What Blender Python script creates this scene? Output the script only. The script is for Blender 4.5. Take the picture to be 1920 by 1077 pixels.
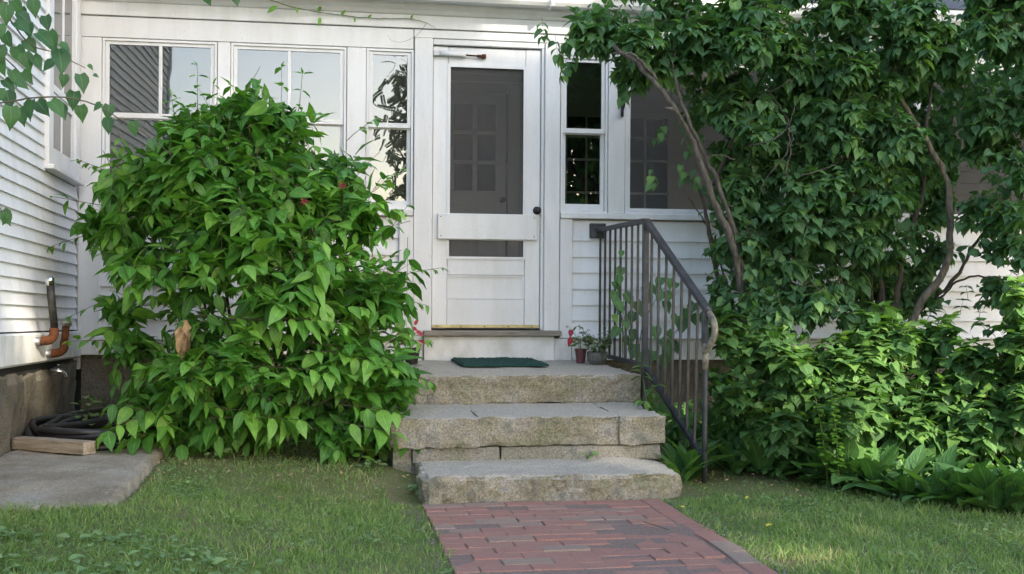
import bpy, math, random
import numpy as np
from mathutils import Vector, Matrix, noise

# ------------------------------------------------------------------ camera, sky, sun, exposure
scene = bpy.context.scene
for o in list(bpy.data.objects):
    bpy.data.objects.remove(o)
C = scene.collection

CAM = Vector((0.0, -8.476, 1.09))
yaw, roll = math.atan(360 / 2200), 0.007
fwd = Vector((math.sin(yaw), math.cos(yaw), 0))
rgt0 = Vector((math.cos(yaw), -math.sin(yaw), 0))
upv = Vector((0, 0, 1)) * math.cos(roll) - rgt0 * math.sin(roll)
rgt = rgt0 * math.cos(roll) + Vector((0, 0, 1)) * math.sin(roll)
cd = bpy.data.cameras.new('camera')
cam = bpy.data.objects.new('camera', cd)
C.objects.link(cam)
cd.sensor_width = 36
cd.lens = 2200 / 1920 * 36
cd.clip_end = 1000
cam.matrix_world = Matrix(((rgt.x, upv.x, -fwd.x, CAM.x), (rgt.y, upv.y, -fwd.y, CAM.y),
                           (rgt.z, upv.z, -fwd.z, CAM.z), (0, 0, 0, 1)))
scene.camera = cam

SUN_AZ, SUN_EL = math.radians(30), math.radians(27)     # to the right behind the viewer
SUN = Vector((math.sin(SUN_AZ) * math.cos(SUN_EL), -math.cos(SUN_AZ) * math.cos(SUN_EL), math.sin(SUN_EL)))
world = bpy.data.worlds.new('World')
scene.world = world
world.use_nodes = True
wt = world.node_tree
sky = wt.nodes.new('ShaderNodeTexSky')
sky.sky_type = 'NISHITA'
sky.sun_disc = False
sky.sun_elevation = SUN_EL
sky.sun_rotation = math.pi - SUN_AZ
sky.air_density = 1.0
sky.dust_density = 1.5
sky.ozone_density = 1.0
bg = wt.nodes['Background']
bg.inputs['Strength'].default_value = 0.15
wt.links.new(sky.outputs['Color'], bg.inputs['Color'])

sd = bpy.data.lights.new('sun', 'SUN')
sd.energy = 4.0
sd.angle = math.radians(0.5)
sd.color = (1.0, 0.90, 0.74)
sun = bpy.data.objects.new('sun', sd)
C.objects.link(sun)
sun.rotation_euler = SUN.to_track_quat('Z', 'Y').to_euler()

vs = scene.view_settings
vs.view_transform = 'Standard'
vs.look = 'None'
vs.gamma = 1.0
vs.use_curve_mapping = False
vs.exposure = 1.82
scene.cycles.use_denoising = True
scene.cycles.denoiser = 'OPENIMAGEDENOISE'
scene.cycles.max_bounces = 8
scene.cycles.transparent_max_bounces = 16
scene.cycles.sample_clamp_indirect = 6

rng = np.random.default_rng(11)
random.seed(5)

# ------------------------------------------------------------------ materials
MAT = {}

def new_mat(name):
    m = bpy.data.materials.new(name)
    m.use_nodes = True
    nt = m.node_tree
    nt.nodes.clear()
    out = nt.nodes.new('ShaderNodeOutputMaterial')
    MAT[name] = m
    return m, nt, out

def N(nt, kind, **kw):
    n = nt.nodes.new('ShaderNode' + kind)
    for k, v in kw.items():
        if k in n.inputs:
            n.inputs[k].default_value = v
        else:
            setattr(n, k, v)
    return n

def ramp(nt, stops):
    n = nt.nodes.new('ShaderNodeValToRGB')
    e = n.color_ramp.elements
    while len(e) < len(stops):
        e.new(0.5)
    for i, (p, c) in enumerate(stops):
        e[i].position = p
        e[i].color = (c[0], c[1], c[2], 1) if not isinstance(c, (int, float)) else (c, c, c, 1)
    return n

def mix(nt, fac, a, b, blend='MIX'):
    n = nt.nodes.new('ShaderNodeMix')
    n.data_type = 'RGBA'
    n.blend_type = blend
    for sock, v in ((n.inputs[0], fac), (n.inputs[6], a), (n.inputs[7], b)):
        if hasattr(v, 'is_linked') or hasattr(v, 'links'):
            nt.links.new(v, sock)
        elif isinstance(v, (int, float)):
            sock.default_value = v
        else:
            sock.default_value = (v[0], v[1], v[2], 1)
    return n.outputs[2]

def noise_tex(nt, scale, detail=5, rough=0.6, vec=None, stretch=None, coord='Object'):
    if vec is None:
        tc = nt.nodes.new('ShaderNodeTexCoord')
        vec = tc.outputs[coord]
    if stretch:
        mp = nt.nodes.new('ShaderNodeMapping')
        mp.inputs['Scale'].default_value = stretch
        nt.links.new(vec, mp.inputs['Vector'])
        vec = mp.outputs[0]
    n = N(nt, 'TexNoise', Scale=scale, Detail=detail, Roughness=rough)
    nt.links.new(vec, n.inputs['Vector'])
    return n.outputs[0]

def bump(nt, h, strength, dist):
    b = N(nt, 'Bump', Strength=strength, Distance=dist)
    nt.links.new(h, b.inputs['Height'])
    return b.outputs[0]

def world_pos(nt):
    return nt.nodes.new('ShaderNodeNewGeometry').outputs['Position']

def surf(name, color, rough=0.6, metal=0.0, spec=0.5):
    m, nt, out = new_mat(name)
    p = N(nt, 'BsdfPrincipled', Roughness=rough, Metallic=metal)
    p.inputs['Specular IOR Level'].default_value = spec
    nt.links.new(p.outputs[0], out.inputs[0])
    if callable(color):
        c, nrm = color(nt)
        nt.links.new(c, p.inputs['Base Color'])
        if nrm is not None:
            nt.links.new(nrm, p.inputs['Normal'])
    else:
        p.inputs['Base Color'].default_value = (*color, 1)
    return m

def c_paint(base, dirt, amount=0.5, streak=(3, 3, 0.6)):
    def f(nt):
        w = world_pos(nt)
        n1 = noise_tex(nt, 2.2, 6, 0.65, vec=w, stretch=streak)
        r1 = ramp(nt, [(0.42, 0.0), (0.78, 1.0)])
        nt.links.new(n1, r1.inputs[0])
        n2 = noise_tex(nt, 60, 4, 0.7, vec=w)
        r2 = ramp(nt, [(0.63, 0.0), (0.72, 1.0)])
        nt.links.new(n2, r2.inputs[0])
        oi = nt.nodes.new('ShaderNodeObjectInfo')
        rr = ramp(nt, [(0.0, tuple(x * 0.93 for x in base)), (1.0, base)])
        nt.links.new(oi.outputs['Random'], rr.inputs[0])
        ml = N(nt, 'Math', operation='MULTIPLY')
        ml.inputs[1].default_value = amount
        nt.links.new(r1.outputs[0], ml.inputs[0])
        c = mix(nt, ml.outputs[0], rr.outputs[0], dirt)
        ml2 = N(nt, 'Math', operation='MULTIPLY')
        ml2.inputs[1].default_value = 0.5
        nt.links.new(r2.outputs[0], ml2.inputs[0])
        c = mix(nt, ml2.outputs[0], c, tuple(x * 0.5 for x in dirt))
        nb = noise_tex(nt, 35, 5, 0.7, vec=w, stretch=(0.4, 1, 1.6))
        return c, bump(nt, nb, 0.18, 0.004)
    return f

def c_two_flat(a, b, scale):
    def f(nt):
        n = noise_tex(nt, scale, 6, 0.7)
        r = ramp(nt, [(0.35, a), (0.65, b)])
        nt.links.new(n, r.inputs[0])
        return r.outputs[0], None
    return f

surf('white_paint', c_paint((0.73, 0.735, 0.735), (0.46, 0.44, 0.38), 0.45), 0.5)
surf('white_clapboard', c_paint((0.76, 0.77, 0.78), (0.48, 0.46, 0.41), 0.45), 0.55)
surf('mildewed_paint', c_paint((0.74, 0.74, 0.72), (0.34, 0.33, 0.26), 0.85, (2, 2, 1.2)), 0.6)
surf('interior_paint', (0.52, 0.51, 0.49), 0.7)
surf('interior_door_paint', (0.68, 0.67, 0.65), 0.5)
surf('dark_interior_glass', (0.008, 0.012, 0.012), 0.10, 0.0, 0.25)
surf('shade_cloth', (0.55, 0.53, 0.48), 0.9)
surf('dark_void', (0.02, 0.02, 0.018), 0.9)
surf('brass', c_two_flat((0.42, 0.34, 0.15), (0.62, 0.52, 0.27), 18), 0.5, 0.3)
surf('black_iron', (0.02, 0.02, 0.02), 0.45, 0.3)
surf('chrome', (0.75, 0.76, 0.78), 0.12, 1.0)
surf('galvanised', (0.36, 0.37, 0.38), 0.45, 0.8)
surf('hose_rubber', lambda nt: ((lambda c: c)(mix(nt, noise_tex(nt, 30), (0.012, 0.013, 0.015), (0.03, 0.031, 0.034))), None), 0.42)
surf('red_pot', (0.09, 0.028, 0.035), 0.6)
surf('soil', (0.03, 0.022, 0.015), 0.95)

def c_two(a, b, scale, bs=0.3, bd=0.004, stretch=None, lo=0.35, hi=0.65):
    def f(nt):
        n = noise_tex(nt, scale, 7, 0.7, stretch=stretch)
        r = ramp(nt, [(lo, a), (hi, b)])
        nt.links.new(n, r.inputs[0])
        n2 = noise_tex(nt, scale * 6, 5, 0.7, stretch=stretch)
        return r.outputs[0], bump(nt, n2, bs, bd)
    return f

surf('iron_rail', c_two((0.030, 0.032, 0.037), (0.072, 0.073, 0.078), 14, 0.35, 0.002, None, 0.4, 0.75), 0.5, 0.25)
surf('peeling_iron', c_two((0.07, 0.065, 0.06), (0.30, 0.26, 0.19), 22, 0.6, 0.003), 0.7, 0.1)
surf('rusty_iron', c_two((0.035, 0.018, 0.011), (0.14, 0.048, 0.018), 25, 0.8, 0.004), 0.9, 0.0, 0.2)
surf('black_pipe', c_two((0.012, 0.012, 0.012), (0.05, 0.047, 0.042), 30, 0.3, 0.002), 0.55, 0.3)
surf('grey_trough', c_two((0.05, 0.05, 0.045), (0.14, 0.14, 0.125), 18), 0.7)
surf('weathered_wood', c_two((0.20, 0.15, 0.10), (0.40, 0.34, 0.26), 9, 0.4, 0.004, (0.6, 8, 8)), 0.8)
surf('threshold_wood', c_two((0.14, 0.12, 0.095), (0.30, 0.27, 0.22), 10, 0.4, 0.004, (0.6, 8, 8)), 0.75)
surf('mat_green', c_two((0.004, 0.035, 0.028), (0.018, 0.09, 0.07), 90, 1.0, 0.01), 0.9)
surf('roof_shingle', c_two((0.035, 0.035, 0.038), (0.085, 0.083, 0.08), 30), 0.9)
surf('bark', c_two((0.055, 0.048, 0.040), (0.19, 0.168, 0.138), 22, 1.0, 0.015, (2, 2, 0.5)), 0.95)
surf('bark_pale', c_two((0.10, 0.082, 0.06), (0.30, 0.255, 0.19), 20, 1.0, 0.015, (2, 2, 0.5)), 0.95)
surf('bark_dark', c_two((0.045, 0.036, 0.028), (0.12, 0.095, 0.07), 16, 0.8, 0.01, (2, 2, 0.6)), 0.9)
surf('green_stem', (0.09, 0.12, 0.035), 0.6)
surf('brown_twig', (0.11, 0.09, 0.055), 0.8)
surf('dead_leaf', c_two((0.26, 0.16, 0.08), (0.48, 0.34, 0.19), 20, 0.4, 0.004), 0.8)
surf('yellow_leaf', (0.62, 0.48, 0.06), 0.6)
surf('dark_pane', (0.10, 0.095, 0.085), 0.06)
surf('porch_floor', (0.14, 0.14, 0.135), 0.6)
surf('mortar_sand', c_two((0.13, 0.085, 0.07), (0.23, 0.17, 0.135), 60), 0.95)

def c_granite(tan, green, grey, dark, sky_gain=1.5):
    def f(nt):
        w = world_pos(nt)
        big = noise_tex(nt, 5.5, 7, 0.72, vec=w)
        r = ramp(nt, [(0.38, green), (0.50, tan), (0.62, grey)])
        nt.links.new(big, r.inputs[0])
        fine = noise_tex(nt, 95, 4, 0.75, vec=w)
        rf = ramp(nt, [(0.34, 0.35), (0.52, 1.0), (0.70, 1.6)])
        nt.links.new(fine, rf.inputs[0])
        c = mix(nt, 0.85, r.outputs[0], rf.outputs[0], 'MULTIPLY')
        mid = noise_tex(nt, 11, 6, 0.7, vec=w)
        rm = ramp(nt, [(0.50, 0.0), (0.68, 0.8)])
        nt.links.new(mid, rm.inputs[0])
        c = mix(nt, rm.outputs[0], c, dark)
        # upper faces painted paler, putting the overhead sky light into the stone colour
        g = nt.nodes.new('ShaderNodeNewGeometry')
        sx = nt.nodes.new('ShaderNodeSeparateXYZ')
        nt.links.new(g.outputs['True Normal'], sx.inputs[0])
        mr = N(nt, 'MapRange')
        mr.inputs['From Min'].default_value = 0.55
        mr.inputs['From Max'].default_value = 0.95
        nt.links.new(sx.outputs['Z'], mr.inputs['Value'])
        pale = mix(nt, 0.6, (grey[0] * sky_gain, grey[1] * sky_gain * 0.97, grey[2] * sky_gain * 0.92), rf.outputs[0], 'MULTIPLY')
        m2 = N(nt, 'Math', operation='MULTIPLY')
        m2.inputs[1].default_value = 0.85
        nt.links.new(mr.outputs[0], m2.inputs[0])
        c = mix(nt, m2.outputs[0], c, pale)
        h = mix(nt, 0.5, fine, mid)
        return c, bump(nt, h, 0.8, 0.016)
    return f

def c_slab(nt):
    w = world_pos(nt)
    n = noise_tex(nt, 2.4, 7, 0.7, vec=w)
    r = ramp(nt, [(0.36, (0.21, 0.18, 0.125)), (0.50, (0.29, 0.25, 0.185)), (0.64, (0.36, 0.33, 0.27))])
    nt.links.new(n, r.inputs[0])
    n2 = noise_tex(nt, 90, 5, 0.75, vec=w)
    r2 = ramp(nt, [(0.32, 0.5), (0.68, 1.4)])
    nt.links.new(n2, r2.inputs[0])
    c = mix(nt, 0.8, r.outputs[0], r2.outputs[0], 'MULTIPLY')
    n3 = noise_tex(nt, 6, 6, 0.7, vec=w)
    r3 = ramp(nt, [(0.60, 0.0), (0.72, 0.7)])
    nt.links.new(n3, r3.inputs[0])
    c = mix(nt, r3.outputs[0], c, (0.50, 0.48, 0.43))
    return c, bump(nt, mix(nt, 0.5, n2, n3), 0.8, 0.02)

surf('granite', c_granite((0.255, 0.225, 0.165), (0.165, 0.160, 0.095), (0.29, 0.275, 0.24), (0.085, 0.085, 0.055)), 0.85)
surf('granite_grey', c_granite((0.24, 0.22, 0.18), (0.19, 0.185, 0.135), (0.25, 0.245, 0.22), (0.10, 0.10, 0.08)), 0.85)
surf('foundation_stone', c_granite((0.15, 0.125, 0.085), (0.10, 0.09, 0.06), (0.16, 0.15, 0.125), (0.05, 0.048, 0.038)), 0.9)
surf('concrete', c_slab, 0.9)

def c_brick(nt):
    oi = nt.nodes.new('ShaderNodeObjectInfo')
    r = ramp(nt, [(0.0, (0.32, 0.125, 0.090)), (0.40, (0.29, 0.112, 0.082)), (0.70, (0.30, 0.132, 0.094)), (0.82, (0.27, 0.165, 0.122)), (1.0, (0.25, 0.185, 0.140))])
    nt.links.new(oi.outputs['Random'], r.inputs[0])
    w = world_pos(nt)
    n = noise_tex(nt, 26, 6, 0.7, vec=w)
    rr = ramp(nt, [(0.42, 0.0), (0.72, 0.5)])
    nt.links.new(n, rr.inputs[0])
    c = mix(nt, rr.outputs[0], r.outputs[0], (0.27, 0.205, 0.165))
    c = mix(nt, 0.28, c, (0.29, 0.20, 0.155))
    n2 = noise_tex(nt, 150, 3, 0.7, vec=w)
    r2 = ramp(nt, [(0.35, 0.7), (0.65, 1.2)])
    nt.links.new(n2, r2.inputs[0])
    c = mix(nt, 0.7, c, r2.outputs[0], 'MULTIPLY')
    return c, bump(nt, n2, 0.4, 0.004)
surf('brick', c_brick, 0.85)

def c_lawn(nt):
    w = world_pos(nt)
    n = noise_tex(nt, 1.6, 6, 0.7, vec=w)
    r = ramp(nt, [(0.35, (0.085, 0.130, 0.030)), (0.5, (0.115, 0.135, 0.044)), (0.66, (0.19, 0.165, 0.085))])
    nt.links.new(n, r.inputs[0])
    # bare soil and moss in the strip along the house
    sx = nt.nodes.new('ShaderNodeSeparateXYZ')
    nt.links.new(w, sx.inputs[0])
    n2 = noise_tex(nt, 2.5, 6, 0.7, vec=w)
    ad = N(nt, 'Math', operation='ADD')
    nt.links.new(sx.outputs['Y'], ad.inputs[0])
    nt.links.new(n2, ad.inputs[1])
    mr = N(nt, 'MapRange')
    mr.inputs['From Min'].default_value = -2.25
    mr.inputs['From Max'].default_value = -1.55
    nt.links.new(ad.outputs[0], mr.inputs['Value'])
    n3 = noise_tex(nt, 9, 6, 0.75, vec=w)
    rs = ramp(nt, [(0.40, (0.105, 0.130, 0.024)), (0.55, (0.145, 0.145, 0.050)), (0.68, (0.165, 0.130, 0.082))])
    nt.links.new(n3, rs.inputs[0])
    c = mix(nt, mr.outputs[0], r.outputs[0], rs.outputs[0])
    n4 = noise_tex(nt, 120, 4, 0.7, vec=w)
    r4 = ramp(nt, [(0.3, 0.6), (0.7, 1.35)])
    nt.links.new(n4, r4.inputs[0])
    c = mix(nt, 0.8, c, r4.outputs[0], 'MULTIPLY')
    return c, bump(nt, n4, 0.8, 0.015)
surf('lawn', c_lawn, 0.95)

def leaf_mat(name, lo, mid, hi, rough=0.42, transl=0.3, back=None):
    """leaf colour varies leaf by leaf with the stored tint; lighter midrib and side veins"""
    m, nt, out = new_mat(name)
    at = N(nt, 'Attribute', attribute_name='tint')
    r = ramp(nt, [(0.0, lo), (0.5, mid), (1.0, hi)])
    nt.links.new(at.outputs['Fac'], r.inputs[0])
    uv = nt.nodes.new('ShaderNodeUVMap')
    uv.uv_map = 'UVMap'
    sx = nt.nodes.new('ShaderNodeSeparateXYZ')
    nt.links.new(uv.outputs[0], sx.inputs[0])
    ab = N(nt, 'Math', operation='ABSOLUTE')
    nt.links.new(sx.outputs['X'], ab.inputs[0])
    rib = ramp(nt, [(0.0, 1.0), (0.10, 0.0)])
    nt.links.new(ab.outputs[0], rib.inputs[0])
    sl = N(nt, 'Math', operation='MULTIPLY_ADD')
    sl.inputs[1].default_value = -0.45
    nt.links.new(ab.outputs[0], sl.inputs[0])
    nt.links.new(sx.outputs['Y'], sl.inputs[2])
    sn = N(nt, 'Math', operation='MULTIPLY')
    sn.inputs[1].default_value = 42
    nt.links.new(sl.outputs[0], sn.inputs[0])
    si = N(nt, 'Math', operation='SINE')
    nt.links.new(sn.outputs[0], si.inputs[0])
    rv = ramp(nt, [(0.80, 0.0), (1.0, 0.35)])
    nt.links.new(si.outputs[0], rv.inputs[0])
    mx = N(nt, 'Math', operation='MAXIMUM')
    nt.links.new(rib.outputs[0], mx.inputs[0])
    nt.links.new(rv.outputs[0], mx.inputs[1])
    ml = N(nt, 'Math', operation='MULTIPLY')
    ml.inputs[1].default_value = 0.45
    nt.links.new(mx.outputs[0], ml.inputs[0])
    c = mix(nt, ml.outputs[0], r.outputs[0], tuple(min(1, x * 1.7 + 0.02) for x in hi))
    n = noise_tex(nt, 18, 4, 0.6, vec=world_pos(nt))
    rn = ramp(nt, [(0.3, 0.78), (0.7, 1.18)])
    nt.links.new(n, rn.inputs[0])
    c = mix(nt, 1.0, c, rn.outputs[0], 'MULTIPLY')
    p = N(nt, 'BsdfPrincipled', Roughness=rough)
    p.inputs['Specular IOR Level'].default_value = 0.45
    nt.links.new(c, p.inputs['Base Color'])
    nt.links.new(bump(nt, si.outputs[0], 0.25, 0.002), p.inputs['Normal'])
    t = nt.nodes.new('ShaderNodeBsdfTranslucent')
    tcol = mix(nt, 1.0, c, (1.5, 1.65, 0.6), 'MULTIPLY')
    nt.links.new(tcol, t.inputs['Color'])
    ms = nt.nodes.new('ShaderNodeMixShader')
    ms.inputs[0].default_value = transl
    nt.links.new(p.outputs[0], ms.inputs[1])
    nt.links.new(t.outputs[0], ms.inputs[2])
    nt.links.new(ms.outputs[0], out.inputs[0])
    return m

leaf_mat('leaf_sweetshrub', (0.034, 0.120, 0.022), (0.080, 0.230, 0.034), (0.190, 0.375, 0.055), 0.42, 0.30)
leaf_mat('leaf_lilac', (0.048, 0.115, 0.050), (0.086, 0.190, 0.078), (0.170, 0.315, 0.085), 0.62, 0.34)
leaf_mat('leaf_understory', (0.035, 0.095, 0.025), (0.068, 0.160, 0.036), (0.150, 0.275, 0.060), 0.64, 0.32)
leaf_mat('leaf_perennial', (0.045, 0.115, 0.032), (0.080, 0.185, 0.048), (0.150, 0.280, 0.065), 0.55, 0.3)
leaf_mat('leaf_branch', (0.026, 0.080, 0.030), (0.045, 0.125, 0.040), (0.070, 0.175, 0.050), 0.4, 0.3)
leaf_mat('leaf_shade_tree', (0.03, 0.07, 0.02), (0.045, 0.095, 0.025), (0.07, 0.13, 0.03), 0.5, 0.15)
leaf_mat('leaf_red', (0.16, 0.008, 0.02), (0.30, 0.015, 0.035), (0.45, 0.03, 0.06), 0.45, 0.25)
leaf_mat('leaf_pale', (0.09, 0.14, 0.07), (0.15, 0.21, 0.11), (0.24, 0.30, 0.17), 0.5, 0.25)
leaf_mat('leaf_lime', (0.08, 0.19, 0.02), (0.13, 0.28, 0.03), (0.20, 0.38, 0.05), 0.55, 0.3)
leaf_mat('grass_blade', (0.105, 0.205, 0.042), (0.175, 0.300, 0.075), (0.42, 0.40, 0.20), 0.6, 0.34)
leaf_mat('weed_leaf', (0.10, 0.19, 0.065), (0.16, 0.27, 0.10), (0.24, 0.34, 0.15), 0.6, 0.3)

def glass_mat(name, ior, tint=(1, 1, 1)):
    m, nt, out = new_mat(name)
    fr = N(nt, 'Fresnel', IOR=ior)
    tr = nt.nodes.new('ShaderNodeBsdfTransparent')
    tr.inputs[0].default_value = (*tint, 1)
    gl = N(nt, 'BsdfGlossy', Roughness=0.0)
    nz = noise_tex(nt, 2.5, 2, 0.4, vec=world_pos(nt))
    nt.links.new(bump(nt, nz, 0.05, 0.02), gl.inputs['Normal'])
    ms = nt.nodes.new('ShaderNodeMixShader')
    nt.links.new(fr.outputs[0], ms.inputs[0])
    nt.links.new(tr.outputs[0], ms.inputs[1])
    nt.links.new(gl.outputs[0], ms.inputs[2])
    nt.links.new(ms.outputs[0], out.inputs[0])
glass_mat('window_glass', 2.1, (0.7, 0.71, 0.70))
glass_mat('inner_glass', 1.6, (0.5, 0.5, 0.5))

def screen_mat(name, cover):
    m, nt, out = new_mat(name)
    tr = nt.nodes.new('ShaderNodeBsdfTransparent')
    di = N(nt, 'BsdfDiffuse')
    di.inputs[0].default_value = (0.13, 0.125, 0.12, 1)
    n = noise_tex(nt, 700, 2, 0.5)
    r = ramp(nt, [(0.3, cover - 0.12), (0.7, cover + 0.12)])
    nt.links.new(n, r.inputs[0])
    ms = nt.nodes.new('ShaderNodeMixShader')
    nt.links.new(r.outputs[0], ms.inputs[0])
    nt.links.new(tr.outputs[0], ms.inputs[1])
    nt.links.new(di.outputs[0], ms.inputs[2])
    nt.links.new(ms.outputs[0], out.inputs[0])
screen_mat('screen_mesh', 0.34)

# ------------------------------------------------------------------ builders
def tag(o, label=None, cat=None, group=None, kind=None):
    if label: o['label'] = label
    if cat: o['category'] = cat
    if group: o['group'] = group
    if kind: o['kind'] = kind
    return o

def empty(name, loc=(0, 0, 0)):
    o = bpy.data.objects.new(name, None)
    o.empty_display_size = 0.1
    C.objects.link(o)
    o.location = loc
    return o

def world_loc(o):
    v = Vector(o.location)
    while o.parent:
        o = o.parent
        v = v + Vector(o.location)
    return v

def link(name, me, mat, parent=None):
    """mesh data given in world coordinates; origin moved to the parent's when there is one"""
    o = bpy.data.objects.new(name, me)
    C.objects.link(o)
    if mat and not me.materials:
        me.materials.append(MAT[mat])
    if parent is not None:
        o.parent = parent
        o.location = -world_loc(parent)
    return o

class MB:
    def __init__(s):
        s.v, s.f, s.sm = [], [], []
    def add(s, verts, faces, smooth=False):
        b = len(s.v)
        s.v += [tuple(p) for p in verts]
        for f in faces:
            s.f.append(tuple(i + b for i in f))
            s.sm.append(smooth)
        return s
    def box(s, x0, x1, y0, y1, z0, z1, c=0.003):
        """box with a small chamfer on all edges"""
        c = min(c, (x1 - x0) * 0.3, (y1 - y0) * 0.3, (z1 - z0) * 0.3)
        idx, vs = {}, []
        X, Y, Z = (x0, x1), (y0, y1), (z0, z1)
        for i in (0, 1):
            for j in (0, 1):
                for k in (0, 1):
                    sx, sy, sz = (c if i == 0 else -c), (c if j == 0 else -c), (c if k == 0 else -c)
                    for a in range(3):
                        p = [X[i] + sx, Y[j] + sy, Z[k] + sz]
                        p[a] = (X[i], Y[j], Z[k])[a]
                        idx[(i, j, k, a)] = len(vs)
                        vs.append(p)
        fs = []
        for i in (0, 1):
            q = [idx[(i, 0, 0, 0)], idx[(i, 1, 0, 0)], idx[(i, 1, 1, 0)], idx[(i, 0, 1, 0)]]
            fs.append(q if i else q[::-1])
            q = [idx[(0, i, 0, 1)], idx[(1, i, 0, 1)], idx[(1, i, 1, 1)], idx[(0, i, 1, 1)]]
            fs.append(q[::-1] if i else q)
            q = [idx[(0, 0, i, 2)], idx[(1, 0, i, 2)], idx[(1, 1, i, 2)], idx[(0, 1, i, 2)]]
            fs.append(q if i else q[::-1])
        for i in (0, 1):
            for j in (0, 1):
                q = [idx[(i, j, 0, 0)], idx[(i, j, 1, 0)], idx[(i, j, 1, 1)], idx[(i, j, 0, 1)]]
                fs.append(q if i == j else q[::-1])
                q = [idx[(i, 0, j, 0)], idx[(i, 1, j, 0)], idx[(i, 1, j, 2)], idx[(i, 0, j, 2)]]
                fs.append(q[::-1] if i == j else q)
                q = [idx[(0, i, j, 1)], idx[(1, i, j, 1)], idx[(1, i, j, 2)], idx[(0, i, j, 2)]]
                fs.append(q if i == j else q[::-1])
                for k in (0, 1):
                    t = [idx[(i, j, k, a)] for a in range(3)]
                    fs.append(t if (i + j + k) % 2 == 1 else t[::-1])
        return s.add(vs, fs)
    def tube(s, pts, rad, sides=8, cap=True, smooth=True):
        pts = [Vector(p) for p in pts]
        n = len(pts)
        rads = rad if hasattr(rad, '__len__') else [rad] * n
        vs, fs = [], []
        ref = None
        for i, p in enumerate(pts):
            d = (pts[min(i + 1, n - 1)] - pts[max(i - 1, 0)]).normalized()
            if ref is None:
                ref = d.orthogonal().normalized()
            ref = (ref - d * ref.dot(d))
            ref = ref.normalized() if ref.length > 1e-6 else d.orthogonal().normalized()
            b = d.cross(ref)
            for k in range(sides):
                a = 2 * math.pi * k / sides
                vs.append(p + (ref * math.cos(a) + b * math.sin(a)) * rads[i])
        for i in range(n - 1):
            for k in range(sides):
                k2 = (k + 1) % sides
                fs.append((i * sides + k, i * sides + k2, (i + 1) * sides + k2, (i + 1) * sides + k))
        if cap:
            fs.append(tuple(range(sides - 1, -1, -1)))
            fs.append(tuple((n - 1) * sides + k for k in range(sides)))
        return s.add(vs, fs, smooth)
    def bar(s, p0, p1, w, h):
        """square bar between two points, h measured upright"""
        p0, p1 = Vector(p0), Vector(p1)
        d = (p1 - p0).normalized()
        side = d.cross(Vector((0, 0, 1)))
        side = side.normalized() if side.length > 1e-4 else Vector((1, 0, 0))
        u = side.cross(d)
        vs = [p + side * a * w / 2 + u * b * h / 2 for p in (p0, p1) for a, b in ((-1, -1), (1, -1), (1, 1), (-1, 1))]
        return s.add(vs, [(3, 2, 1, 0), (4, 5, 6, 7), (0, 1, 5, 4), (1, 2, 6, 5), (2, 3, 7, 6), (3, 0, 4, 7)])
    def mesh(s, name):
        me = bpy.data.meshes.new(name)
        me.from_pydata(s.v, [], s.f)
        me.polygons.foreach_set('use_smooth', s.sm)
        me.update()
        return me
    def build(s, name, mat, parent=None):
        return link(name, s.mesh(name), mat, parent)

def box(name, mat, parent, x0, x1, y0, y1, z0, z1, c=0.003):
    return MB().box(x0, x1, y0, y1, z0, z1, c).build(name, mat, parent)

def smooth_path(pts, n=8, jit=0.0):
    """Catmull-Rom through the points"""
    P = [Vector(p) for p in pts]
    P = [P[0] * 2 - P[1]] + P + [P[-1] * 2 - P[-2]]
    out = []
    for i in range(1, len(P) - 2):
        for k in range(n):
            t = k / n
            a, b, c, d = P[i - 1], P[i], P[i + 1], P[i + 2]
            q = 0.5 * ((2 * b) + (c - a) * t + (2 * a - 5 * b + 4 * c - d) * t * t + (3 * b - a - 3 * c + d) * t ** 3)
            if jit:
                q = q + Vector((random.uniform(-jit, jit), random.uniform(-jit, jit), random.uniform(-jit, jit)))
            out.append(q)
    out.append(P[-2])
    return out

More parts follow.
